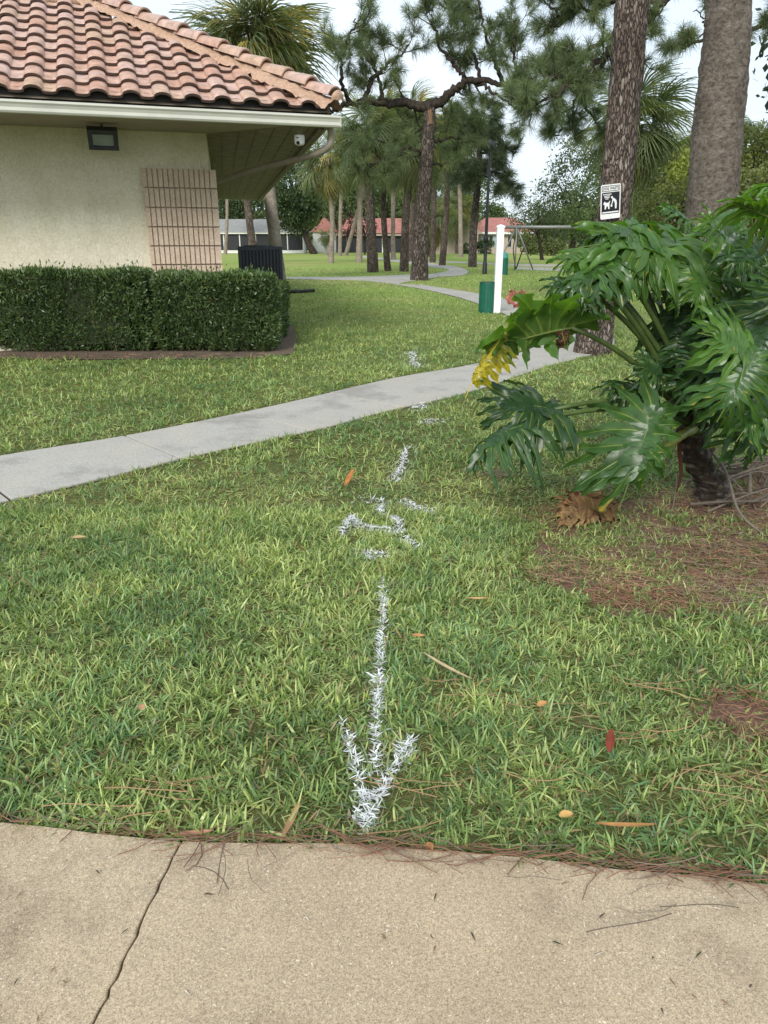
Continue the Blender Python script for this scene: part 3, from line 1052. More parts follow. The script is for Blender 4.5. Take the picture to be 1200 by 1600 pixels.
def lawn_ok(x, y, margin=0.0):
    ok = y > pave_edge(x) + .004
    for wp in walk_polys:
        ok &= ~in_poly(x, y, wp)
    ok &= ~in_poly(x + .14 * (fbm(N1, x * 4, y * 4) - .5), y + .55 * (fbm(N2, x * 3, y * 5) - .5) - .03, bed)
    ok &= ~((x < -1.7) & (y > 11.2) & (y < 12 + (x + 2.5) * .3 + 0.0))
    wl = np.array([tuple(W(-12, .0)[:2]), tuple(W(.1, -.1)[:2]), tuple(W(.1, 18)[:2]), tuple(W(-12, 18)[:2])])
    ok &= ~in_poly(x, y, wl)
    return ok


# spray painted marks: polylines in ground metres with half width
def poly_px(pts):
    return [np.array(gp(*p)[:2]) for p in pts]


MARKS = [
    ('painted_arrow', 'white spray painted arrow on the grass pointing down to the concrete', [
        (poly_px([(598, 915), (600, 960), (595, 1010), (593, 1060), (589, 1110), (587, 1160), (588, 1200), (580, 1250), (572, 1300)]), .012, .8),
        (poly_px([(536, 1138), (545, 1170), (556, 1205), (566, 1250), (572, 1300)]), .012, .85),
        (poly_px([(647, 1155), (632, 1180), (612, 1212), (594, 1245), (572, 1300)]), .014, .9), (poly_px([(552, 1285), (575, 1262), (600, 1240)]), .014, .7)]),
    ('painted_scrawl', 'white spray painted wavy scrawl on the grass beyond the long arrow shaft', [
        (poly_px([(536, 838), (541, 822), (549, 813), (560, 824), (575, 830), (598, 832), (616, 834)]), .022, .8),
        (poly_px([(616, 813), (623, 820), (625, 832)]), .025, .8), (poly_px([(628, 845), (640, 850), (652, 859)]), .02, .7)]),
    ('painted_tick', 'faint white painted row of ticks left of centre above the scrawl', [
        (poly_px([(548, 786), (568, 785), (588, 787)]), .016, .45), (poly_px([(597, 786), (596, 806)]), .026, .75)]),
    ('painted_stroke', 'short ragged white painted stroke right above the scrawl', [
        (poly_px([(632, 786), (645, 796), (660, 802), (674, 801)]), .026, .6)]),
    ('painted_blot', 'white painted blot on the grass between arrow and scrawl', [
        (poly_px([(570, 868), (582, 873), (596, 871)]), .03, .8)]),
    ('painted_dash', 'slanting white painted dash on the grass below the footpath', [
        (poly_px([(615, 752), (626, 735), (632, 718), (638, 704)]), .035, .95)]),
    ('painted_spot', 'white painted spot at the lower edge of the footpath', [
        (poly_px([(645, 642), (656, 639), (662, 634)]), .06, .9)]),
    ('painted_spot', 'white painted spot on the grass just below the one at the footpath edge', [
        (poly_px([(664, 661), (676, 661), (686, 660)]), .05, .95)]),
    ('painted_spot', 'white painted spot on the lawn across the footpath', [
        (poly_px([(643, 552), (646, 565), (650, 575)]), .07, .4)]),
]


def seg_dist(x, y, pl):
    d = np.full(len(x), 1e9)
    for a, b in zip(pl[:-1], pl[1:]):
        ab = b - a; L2 = ab @ ab
        t = np.clip(((x - a[0]) * ab[0] + (y - a[1]) * ab[1]) / L2, 0, 1)
        d = np.minimum(d, np.hypot(x - a[0] - t * ab[0], y - a[1] - t * ab[1]))
    return d


def blade_mesh(x, y, L, w, az, lean, curl, rg, near=True, z0=0.0):
    n = len(x)
    ts = np.array([0, .38, .74, 1.0]) if near else np.array([0, .55, 1.0])
    ws = np.array([.75, 1.0, .72, 0.0]) if near else np.array([.85, .9, 0.0])
    dx, dy = np.cos(az), np.sin(az)
    tw = az + math.pi / 2 + rg.normal(0, .5, n)
    sx, sy = np.cos(tw), np.sin(tw)
    sz = rg.normal(0, .35, n)
    rows = []
    for t, ww in zip(ts, ws):
        ang = lean + curl * t
        r_ = L * t * np.sin(lean + curl * t * .5)
        h_ = L * t * np.cos(np.minimum(lean + curl * t * .5, 1.62))
        cx, cy, cz = x + dx * r_, y + dy * r_, z0 + np.maximum(h_, .004 + .006 * t)
        if ww == 0:
            rows.append(np.stack([cx, cy, cz], 1))
        else:
            hw = w * ww * .5
            rows.append(np.stack([cx - sx * hw, cy - sy * hw, cz - sz * hw], 1))
            rows.append(np.stack([cx + sx * hw, cy + sy * hw, cz + sz * hw], 1))
    k = len(rows)
    V = np.stack(rows, 1).reshape(-1, 3)
    b = (np.arange(n) * k)[:, None]
    if near:
        Q = np.concatenate([b + np.array([[0, 1, 3, 2]]), b + np.array([[2, 3, 5, 4]])])
        T = b + np.array([[4, 5, 6]])
    else:
        Q = b + np.array([[0, 1, 3, 2]]); T = b + np.array([[2, 3, 4]])
    return V, Q, T, k


def blade_colors(x, y, rg, b=None):
    n = len(x)
    big = fbm(N1, x * .9 + 3, y * .9, 3); mid = fbm(N2, x * 4.5, y * 4.5, 2)
    u = np.clip(rg.random(n) * .85 + (big - .5) * .45 + (mid - .5) * .6 + .12, 0, 1)[:, None]
    dark = np.array([.080, .152, .052]); midc = np.array([.235, .335, .105]); yel = np.array([.50, .56, .21])
    c = np.where(u < .55, dark + (midc - dark) * (u / .55), midc + (yel - midc) * ((u - .55) / .45))
    blue = (fbm(N3, x * 2.2 + 9, y * 2.2) > .6)[:, None] & (rg.random((n, 1)) < .3)
    c = np.where(blue, c * np.array([.75, .92, 1.15]), c)
    dead = rg.random(n) < (.055 + (0 if b is None else .35 * b))
    c[dead] = np.array([.36, .27, .13]) * rg.uniform(.5, 1.1, (dead.sum(), 1))
    return c * rg.uniform(.8, 1.2, (n, 1))


def own_hint(x, y):
    h = np.zeros(len(x), bool)
    for _, _, segs in MARKS:
        for pl_, hw, _p in segs:
            h |= seg_dist(x, y, pl_) < hw * 1.3
    return h


grass_b = MB()
painted = {i: MB() for i in range(len(MARKS))}
rg = np.random.default_rng(21)
LAYERS = [(130000, 1.2, 5.0, .2, 'low'), (270000, 1.2, 4.2, .1, True), (270000, 4.0, 13.5, 1.2, 'mid'), (130000, 13.0, 48.0, 1.75, False)]
for (n_, y0, y1, pw, near) in LAYERS:
    taz = None
    if near:
        m_ = n_ // 6
        tx, ty = scatter(m_, y0, y1, pw, rg)
        sz_ = np.maximum(1, (ty / 4.2) ** .55)
        x = np.repeat(tx, 6) + rg.normal(0, .007, m_ * 6) * np.repeat(sz_, 6); y = np.repeat(ty, 6) + rg.normal(0, .007, m_ * 6) * np.repeat(sz_, 6)
        taz = np.repeat(rg.random(m_) * 6.283, 6) + np.tile(np.arange(6) * 1.047, m_) + rg.normal(0, .5, m_ * 6)
        tten = np.repeat(rg.random(m_), 6)
    else:
        x, y = scatter(n_, y0, y1, pw, rg); tten = rg.random(n_)
    b = bare(x, y)
    keep = lawn_ok(x, y) & (rg.random(len(x)) > b * .93)
    # tufts: thin between clumps
    cl = fbm(N4, x * 16, y * 16, 2)
    if near:
        keep &= rg.random(len(x)) < np.clip(.45 + 1.5 * (cl - .32), .25, 1)
    x, y, b = x[keep], y[keep], b[keep]; tten = tten[keep]
    if taz is not None:
        taz = taz[keep]
    n = len(x)
    sc = np.maximum(1, (y / 4.2) ** .55)
    L = rg.uniform(.026, .064, n) * np.where(tten < .10, 1.5, 1) * (.72 + .6 * fbm(N3, x * 3.1 + 40, y * 3.1, 2)) * np.minimum(sc, 1.25) * (1 - .35 * b)
    if not near:
        L = rg.uniform(.05, .085, n)
    w = rg.uniform(.0038, .0078, n) * sc * (.8 + .45 * fbm(N4, x * 2.3 + 11, y * 2.3, 2))
    az = taz if taz is not None else rg.random(n) * 2 * math.pi
    lean = np.abs(rg.normal(.72, .42, n)); curl = rg.uniform(.2, 1.15, n)
    if near == 'low':
        L = L * rg.uniform(.6, 1.3, n); w = w * .55; lean = rg.uniform(1.1, 1.5, n); curl *= .3
    L[own_hint(x, y)] *= .6
    c = blade_colors(x, y, rg, b)
    if near == 'low':
        c = c * np.array([1.05, .9, .9]); st_ = rg.random(n) < .22
        c[st_] = np.array([.30, .24, .12]) * rg.uniform(.6, 1.2, (st_.sum(), 1))
    own = np.full(n, -1)
    if y0 < 13:
        for mi, (_, _, segs) in enumerate(MARKS):
            for pl_, hw, prob in segs:
                wob = hw * (.55 + .7 * fbm(N2, x * 22, y * 22, 2))
                hit = (seg_dist(x, y, pl_) < wob) & (rg.random(n) < prob)
                own[hit] = mi
                sd_ = seg_dist(x, y, pl_)
                spray = np.clip(1 - (sd_ - hw * .8) / (hw * 2.2), 0, 1) * (rg.random(n) < .55) * rg.uniform(.1, .6, n)
                c = c + (np.array([.66, .69, .70]) - c) * spray[:, None] * (sd_ < hw * 3)[:, None]
    V, Q, T, k = blade_mesh(x, y, L, w, az, lean, curl, rg, near is True)
    V = V.reshape(n, k, 3)
    for mi in [-1] + list(range(len(MARKS))):
        s = np.where(own == mi)[0]
        if len(s) == 0:
            continue
        bb = (np.arange(len(s)) * k)[:, None]
        if near is True:
            F = [np.concatenate([bb + np.array([[0, 1, 3, 2]]), bb + np.array([[2, 3, 5, 4]])]), bb + np.array([[4, 5, 6]])]
        else:
            F = [bb + np.array([[0, 1, 3, 2]]), bb + np.array([[2, 3, 4]])]
        tgt = grass_b if mi < 0 else painted[mi]
        cc = c[s] if mi < 0 else np.array([.78, .80, .81]) * rg.uniform(.6, 1.08, (len(s), 1))
        base = tgt.n
        tgt.add(V[s].reshape(-1, 3), F[0], np.repeat(cc, k, 0))
        tgt.F.append(F[1].astype(np.int32) + base)
# extra flattened blades along the paint
for mi, (nm, lb, segs) in enumerate(MARKS):
    for pl_, hw, prob in segs:
        tot = sum(np.linalg.norm(b - a) for a, b in zip(pl_[:-1], pl_[1:]))
        dmean = np.mean([p[1] for p in pl_])
        k_ = int(tot * hw * 2 * (12500 if dmean < 3 else 9000 if dmean < 5 else 4200) * prob) + 4
        d = rg.random(k_) * tot; xy = np.zeros((k_, 2)); acc = 0
        for a, b in zip(pl_[:-1], pl_[1:]):
            l_ = np.linalg.norm(b - a); s = (d >= acc) & (d <= acc + l_)
            xy[s] = a + (b - a) * ((d[s] - acc) / l_)[:, None]; acc += l_
        xy += rg.normal(0, hw * .40, (k_, 2)) * (1 if dmean < 3 else .8)
        x, y = xy[:, 0], xy[:, 1]
        ok = (y > pave_edge(x) - .03) & (bare(x, y) < .7) & (fbm(N1, x * 30, y * 30, 2) > .36)
        x, y = x[ok], y[ok]; n = len(x)
        if n == 0:
            continue
        sc = max(1, dmean / 4.2) ** .6
        V, Q, T, k = blade_mesh(x, y, rg.uniform(.016, .036, n), rg.uniform(.002, .0045, n) * sc, rg.random(n) * 6.283, np.abs(rg.normal(1.2, .3, n)), rg.uniform(.1, .5, n), rg, True, .024)
        base = painted[mi].n
        painted[mi].add(V, Q, np.repeat(np.array([.80, .815, .825]) * rg.uniform(.6, 1.06, (n, 1)), k, 0))
        painted[mi].F.append(T.astype(np.int32) + base)
grass_b.obj('grass', M['grass'], None, False, 'stuff')
for mi, (nm, lb, segs) in enumerate(MARKS):
    if painted[mi].n:
        tag(painted[mi].obj(nm, M['white_grass']), lb, 'painted mark', 'white paint marks on the lawn')


# ------------------------------------------------------------------ straw and litter
def straw(name, spots, seed, lens=(.10, .22), wid=.0011, zr=.02):
    rg = np.random.default_rng(seed)
    V, F, C = [], [], []
    mb = MB()
    for (cx, cy, rx_, ry_, n, ang, col) in spots:
        for i in range(n):
            r_ = math.sqrt(rg.random()); a = rg.random() * 6.283
            x, y = cx + rx_ * r_ * math.cos(a), cy + ry_ * r_ * math.sin(a)
            L = rg.uniform(*lens); th = (ang + rg.normal(0, .35)) if ang is not None else rg.random() * 3.1416
            bend = rg.normal(0, .45); z = .012 + rg.random() * zr
            if y < float(pave_edge(x)) + .01:
                z += SLAB_Z - .004
            pts = []
            for k in range(5):
                t = k / 4 - .5
                pts.append((x + math.cos(th + bend * t) * L * t, y + math.sin(th + bend * t) * L * t, z + rg.normal(0, .003)))
            w_ = wid * rg.uniform(.7, 1.5) * max(1, y / 3)
            sx, sy = -math.sin(th) * w_, math.cos(th) * w_
            vv = []
            for p in pts:
                vv += [(p[0] - sx, p[1] - sy, p[2]), (p[0], p[1], p[2] + w_ * 1.2), (p[0] + sx, p[1] + sy, p[2])]
            mb.add(vv, np.array([(3 * j + q, 3 * j + q + 1, 3 * j + q + 4, 3 * j + q + 3) for j in range(4) for q in (0, 1)]), np.array(col) * rg.uniform(.6, 1.25))
    o = mb.obj(name, M['straw'], None, False, 'stuff')
    return o


BED_STRAW = True
RED, TAN, GREYB = (.19, .10, .065), (.36, .25, .14), (.17, .13, .10)
sp = []
for i in range(46):
    x = -1.25 + i * .06
    ye = float(pave_edge(x))
    sp.append((x, ye + .012, .06, .022, (3 if x > -.5 else 2), -.12, RED if i % 3 else GREYB))
sp += [(-.2, 1.535, .35, .025, 18, -.1, RED), (.45, 1.48, .45, .02, 26, -.18, RED), (-.45, 1.535, .16, .04, 10, None, RED), (-.36, 1.46, .1, .06, 6, None, GREYB), (0.02, 1.50, .12, .04, 8, -.2, RED), (.75, 1.44, .25, .03, 30, -.3, RED), (.5, 1.36, .3, .1, 6, .1, GREYB)]
straw('pine_straw', sp, 5)
sp = []
for px_, py_, rx_, ry_, n, c in ((930, 900, .34, .17, 150, (.26, .16, .10)), (1010, 940, .26, .13, 170, (.25, .13, .08)), (1100, 860, .45, .3, 260, (.2, .14, .10)), (1180, 890, .4, .35, 300, (.23, .12, .075)), (1165, 1120, .14, .17, 100, (.24, .13, .08)), (1140, 800, .5, .35, 200, (.19, .11, .07)), (860, 810, .2, .15, 90, RED), (1150, 930, .3, .15, 200, (.24, .17, .12)), (780, 746, .1, .08, 30, GREYB)):
    q = gp(px_, py_); sp.append((q.x, q.y, rx_, ry_, n, None, c))
for i in range(16):
    sp.append((-6.2 + i * .3, hy - .42, .2, .22, 16, None, (.2, .13, .085) if i % 2 else (.1, .065, .045)))
straw('mulch_straw', sp, 6, (.04, .13), .0011, .03)
q = [gp(a, b) for a, b in ((1110, 1225), (1000, 1160), (860, 1220), (650, 1250), (1150, 1245), (700, 1090), (330, 1240), (200, 1270), (820, 1120), (1060, 1090), (600, 1330))]
straw('loose_needles', [(v.x, v.y, .16, .05, 4, -.05 + .2 * random.random(), (.30, .19, .10)) for v in q], 8, (.14, .28), .0013, .05)
# small debris on the concrete
rg = np.random.default_rng(9)
db = MB()
for i in range(45):
    x, y = rg.uniform(-.95, .95), rg.uniform(.95, 1.5)
    if y > float(pave_edge(x)) - .02:
        continue
    L = rg.uniform(.004, .016); th = rg.random() * 3.14; c = np.array([(.05, .045, .03), (.04, .06, .025), (.2, .12, .07), (.5, .45, .36)][rg.integers(4)])
    dx, dy = math.cos(th) * L, math.sin(th) * L; nx, ny = -math.sin(th) * .0012, math.cos(th) * .0012
    z = SLAB_Z + .005
    db.add([(x - dx, y - dy, z), (x + nx * 1.5, y + ny * 1.5, z + .002), (x + dx, y + dy, z + .001), (x + dx * .5 - nx * 2, y + dy * .5 - ny * 2, z + .003)], [(0, 3, 2, 1)], c)
db.obj('debris', M['straw'], None, False, 'stuff')


def curled_leaf(name, p, L, w, az, col, label, cat, curl=.5, mat='dry', tilt=.0, z=.03, group=None):
    mb = MB(); V = []; nseg = 8
    for i in range(nseg + 1):
        t = i / nseg
        ww = w * (math.sin(math.pi * min(1, t * .93 + .05)) ** .7)
        for j in (-1, -.5, 0, .5, 1):
            u = (t - .5) * L
            zz = z + abs(j) ** 1.5 * ww * curl + .25 * L * curl * (2 * t - 1) ** 2 * .5 + tilt * u
            V.append((p[0] + math.cos(az) * u - math.sin(az) * j * ww, p[1] + math.sin(az) * u + math.cos(az) * j * ww, zz))
    mb.add(V, np.array([(i * 5 + j, i * 5 + j + 1, i * 5 + j + 6, i * 5 + j + 5) for i in range(nseg) for j in range(4)]), col)
    o = mb.obj(name, M[mat], None, True)
    return tag(o, label, cat, group)


LG = 'fallen bits lying on the lawn edge'
q = gp(950, 1185); curled_leaf('fallen_leaf', q, .07, .014, 1.25, (.20, .05, .03), 'dark red fallen leaf standing in the grass on the right', 'leaf', .6, tilt=.5, z=.06)
q = gp(560 + 322, 1300); curled_leaf('fallen_leaf', q, .04, .014, .3, (.52, .33, .13), 'pale orange fallen leaf near the concrete edge right of centre', 'leaf', .5, z=.055)
q = gp(670, 1338); curled_leaf('fallen_leaf', q, .03, .011, 2.0, (.42, .2, .08), 'small orange brown leaf lying on the concrete edge', 'leaf', .8, z=SLAB_Z + .008)
q = gp(975, 1313); curled_leaf('dry_blade', q, .16, .008, -.02, (.36, .19, .075), 'long flat brown blade lying in grass by the right edge of the concrete', 'dry blade', .3, z=.05)
q = gp(698, 1066); curled_leaf('dry_blade', q, .24, .008, R(-48), (.5, .38, .24), 'long tan dry blade slanting in the grass right of the arrow', 'dry blade', .3, z=.062)
q = gp(456, 1302); curled_leaf('bark_strip', q, .13, .009, R(76), (.4, .23, .13), 'tan strip of bark pointing from the grass onto the concrete', 'bark strip', .35, z=.042)
q = gp(305, 1318); curled_leaf('bark_strip', q, .10, .009, R(8), (.37, .2, .13), 'flat reddish strip of bark at the top of the crack', 'bark strip', .3, z=.034)
q = gp(546, 766); curled_leaf('fallen_leaf', q, .14, .018, R(70), (.42, .17, .06), 'orange brown leaf on the grass left of the painted dash', 'leaf', .5, tilt=.5, z=.08)
q = gp(125, 858); curled_leaf('fallen_leaf', q, .07, .02, R(10), (.4, .3, .17), 'pale tan leaf in the grass at far left below the footpath', 'leaf', .5, z=.06)
q = gp(400 - 175, 1130); curled_leaf('fallen_leaf', q, .035, .011, R(100), (.5, .28, .17), 'small pinkish leaf in the grass far left of the arrow', 'leaf', .5, z=.06)
q = gp(653, 1017); curled_leaf('fallen_leaf', q, .05, .012, R(-5), (.42, .22, .1), 'small brown leaf in the grass beside the arrow shaft', 'leaf', .5, z=.065)
q = gp(845, 1125); curled_leaf('fallen_leaf', q, .045, .013, R(40), (.45, .25, .1), 'orange chip of leaf in the grass right of the tan blade', 'leaf', .5, z=.06)
q = gp(745, 955); curled_leaf('fallen_leaf', q, .10, .008, R(0), (.5, .3, .15), 'thin tan sliver of leaf in the grass below the bare patch', 'leaf', .4, z=.06)


# ------------------------------------------------------------------ big split-leaf plant
def lobed_leaf(B, T, Nrm, width, rg, droop=.15, fold=.25, petiole_from=None, col=(.045, .095, .03), yellow=0.0, lobes=10, sag=.3, pet_r=.013, lobed=.32, wbs=1.0, asym=(1, 1), crumple=0.0):
    """B junction with the petiole, T tip; Nrm = upper side. returns MB of blade, MB of petiole"""
    B, T, Nrm = Vector(B), Vector(T), Vector(Nrm).normalized()
    Lm = (T - B).length
    mid = (B + T) / 2 + Nrm * Lm * droop
    mb = MB()
    tw0 = rg.normal(0, .35)

    def frame(s):
        p = B * (1 - s) ** 2 + mid * 2 * s * (1 - s) + T * s * s
        t = ((mid - B) * (1 - s) + (T - mid) * s).normalized()
        l = Nrm.cross(t).normalized()
        n_ = t.cross(l).normalized()
        a = tw0 * (s - .3)
        l, n_ = l * math.cos(a) + n_ * math.sin(a), n_ * math.cos(a) - l * math.sin(a)
        return p, t, l, n_

    def place(x, y, z):
        s = min(max(x, 0), 1)
        p, t, l, n_ = frame(s)
        p = p + t * (x - s) * Lm
        ya = abs(y)
        zz = z + ya * fold - sag * ya * ya * 1.6
        return p + l * (y * Lm) + n_ * (zz * Lm)

    c0 = np.array(col); vein = np.array([.30, .38, .10]); yl = np.array([.62, .50, .03])
    for side in (-1, 1):
        sa = asym[0] if side < 0 else asym[1]
        for i in range(lobes):
            f = i / (lobes - 1)
            s0 = .01 + .62 * f ** .95
            ang = R(148 - 126 * f ** .70 + rg.normal(0, 5))
            ln = sa * width * (.60 + .42 * math.sin(math.pi * min(1, (f * .80 + .14)))) * (1 if f < .8 else (1 - (f - .8) * .9)) * rg.uniform(.8, 1.15)
            wb = wbs * (.056 + .020 * math.sin(math.pi * f)) * (1.1 if i else 1.3) * rg.uniform(.85, 1.15)
            ph = rg.random() * 6.28; fr_ = rg.uniform(13, 19)
            lift_ = rg.normal(0, .09); bendl = rg.normal(-.15, .28); drp = rg.uniform(.05, .28); twl = rg.normal(0, .35)
            K = 13; rows = []
            lc = c0 * rg.uniform(.82, 1.18)
            for k in range(K + 1):
                t = k / K
                a = ang + bendl * t
                cx = s0 + math.cos(ang + bendl * t * .5) * ln * t
                cy = math.sin(ang + bendl * t * .5) * ln * t
                shoulder = 1.12 - .12 * min(1, t / max(lobed * .5, .05)) if t < lobed * .5 else 1 - .40 * min(1, (t - lobed * .5) / .22)
                tip = (1 - ((t - .66) / .34) ** 2.0) if t > .66 else 1
                m1 = 1 + .50 * math.sin(t * fr_ + ph) * min(1, t * 2.4)
                m2 = 1 + .50 * math.sin(t * fr_ + ph + 2.4) * min(1, t * 2.4)
                hw = wb * shoulder * max(tip, 0) * m1 + .002
                hw2 = wb * shoulder * max(tip, 0) * m2 + .002
                px_, py_ = -math.sin(a), math.cos(a)
                zc = lift_ * max(0, t - .15) - drp * t * t
                ruf = .016 * math.sin(t * fr_ * .9 + ph) * min(1, t * 2.2)
                tw = twl * t
                for (q, hh) in ((-1, hw), (-.5, hw), (-.08, hw), (0, 0), (.08, hw2), (.5, hw2), (1, hw2)):
                    off = q * hh
                    z = zc + off * tw + (.040 * abs(q) ** .8 * min(1, t * 2.5 + .2) if abs(q) < .9 else .036 * min(1, t * 2.5 + .2) + ruf * (1 if q > 0 else -1))
                    pt = place(cx + px_ * off, side * (cy + py_ * off), z)
                    if crumple:
                        pt = pt + Vector((float(N1(pt.x * 40, pt.z * 40)) - .5, float(N2(pt.x * 40, pt.z * 40)) - .5, float(N3(pt.x * 40, pt.y * 40)) - .5)) * crumple
                    rows.append((pt, q, t))
            V = [r[0] for r in rows]; C = []
            for (_, q, t) in rows:
                cc = lc.copy()
                if abs(q) < .01:
                    cc = lc + (vein - lc) * max(0, .9 - t * .6)
                elif abs(q) < .1:
                    cc = lc + (vein - lc) * max(0, .2 - t * .25)
                elif abs(q) > .9:
                    cc = lc * 1.12
                    if rg.random() < .025 * t:
                        cc = lc + (yl - lc) * .5
                if yellow > 0:
                    cc = cc + (yl * rg.uniform(.6, 1.1) - cc) * min(1, yellow * (1 if f > .3 else .4) * rg.uniform(.4, 1.2))
                C.append(cc)
            F = [(k * 7 + j, k * 7 + j + 1, (k + 1) * 7 + j + 1, (k + 1) * 7 + j) for k in range(K) for j in range(6)]
            if side < 0:
                F = [f_[::-1] for f_ in F]
            mb.add(V, np.array(F), np.array(C))
    # midrib
    pts = [frame(s / 10)[0] - frame(s / 10)[3] * .002 for s in range(11)]
    rib = MB()
    rib.tube(pts, [max(.0025, .011 * Lm * 1.4 * (1 - s / 10.5)) for s in range(11)], 6, True, (.16, .22, .06) if yellow < .3 else (.5, .4, .06))
    mb.add(rib.V[0], [tuple(f_) for f_ in rib.F[0]], rib.C[0])
    pet = None
    if petiole_from is not None:
        A = Vector(petiole_from)
        c1 = A + (B - A) * .45 + Vector((0, 0, .16 * (B - A).length))
        pp = [A * (1 - s) ** 2 + c1 * 2 * s * (1 - s) + B * s * s for s in [k / 10 for k in range(11)]]
        pet = MB()
        pet.tube(pp, [pet_r * (1.5 - .6 * k / 10) for k in range(11)], 8, True, (.07, .11, .032))
    return mb, pet


ph_base = gp(1108, 785)
phil = thing('split_leaf_philodendron', 'large glossy split leaf plant on a dark stem at the right', 'plant', tuple(ph_base))
crown = P(1078, 660, ph_base.y - .03)
tr = MB()
tp = smooth_path([ph_base + Vector((0, 0, -.03)), ph_base + Vector((.0, .0, .1)), P(1092, 725, ph_base.y), crown + Vector((.01, 0, -.02)), crown + Vector((-.02, 0, .09))], 22)
nr_, ns_ = len(tp), 44
V = []; C = []
for i, p in enumerate(tp):
    f = i / (nr_ - 1)
    r0 = .088 - .018 * f + .02 * (1 - f) ** 6 - .035 * max(0, f - .85) / .15
    for j in range(ns_):
        a = 2 * math.pi * j / ns_
        hsc = .030 * (float(N1(j / ns_ * 16, i * .42)) - .4) + .012 * (float(N3(j / ns_ * 30, i * .9)) - .5)
        scar = float(N2(j / ns_ * 13 + 3, i * .36)) > .72
        V.append(p + Vector((math.cos(a), math.sin(a), 0)) * (r0 + hsc))
        C.append((.105, .088, .075) if scar else np.array((.03, .022, .018)) * random.uniform(.7, 1.5))
tr.add(V, [(i * ns_ + j, i * ns_ + (j + 1) % ns_, (i + 1) * ns_ + (j + 1) % ns_, (i + 1) * ns_ + j) for i in range(nr_ - 1) for j in range(ns_)] + [tuple(range((nr_ - 1) * ns_, nr_ * ns_))], np.array(C))
tr.obj('trunk', M['vcol'], phil, True)
# stubs of old leaf stalks around the stem
for k in range(22):
    a_ = k * 2.399; z_ = .05 + .36 * k / 22
    i_ = int((z_ + .03) / .52 * (nr_ - 1)); c_ = tp[min(i_, nr_ - 1)]
    dv = Vector((math.cos(a_), math.sin(a_), .55)).normalized()
    m = MB(); m.tube([c_ + dv * .055, c_ + dv * .088, c_ + dv * rng.uniform(.095, .125)], [.024, .019, .012], 8, True, np.array((.06, .043, .033)) * rng.uniform(.6, 1.7))
    m.obj('stalk_stub', M['vcol'], phil, True)
# sheaths, aerial roots
for (pts, r0, c) in (([P(1072, 640, 4.3), P(1062, 690, 4.27), P(1064, 740, 4.25), P(1057, 768, 4.25)], .02, (.085, .03, .02)),
                     ([P(1076, 665, 4.3), P(1070, 620, 4.3), P(1074, 585, 4.32)], .018, (.16, .055, .03)),
                     ([P(1090, 668, 4.32), P(1100, 640, 4.3), P(1112, 612, 4.28)], .016, (.11, .045, .025))):
    m = MB(); sp_ = smooth_path(pts, 5); m.tube(sp_, [r0 * (1 - .8 * k / (len(sp_) - 1)) for k in range(len(sp_))], 7, True, c); m.obj('dry_sheath', M['vcol'], phil, True)
for pts, r0 in (([P(1112, 705, 4.4), P(1135, 740, 4.2), P(1155, 800, 3.95), gp(1196, 838)], .010), ([P(1058, 740, 4.35), P(1056, 768, 4.32), gp(1050, 800)], .006), ([P(1118, 730, 4.45), P(1150, 755, 4.5), gp(1185, 800)], .007)):
    m = MB(); sp_ = smooth_path(pts, 6); m.tube(sp_, [r0 * (1 - .4 * k / len(sp_)) for k in range(len(sp_))], 7, True, (.17, .145, .125)); m.obj('aerial_root', M['vcol'], phil, True)
rg = np.random.default_rng(33)
DK = (.026, .068, .022); MD = (.044, .108, .027); BR = (.068, .15, .03); BL = (.038, .090, .032)
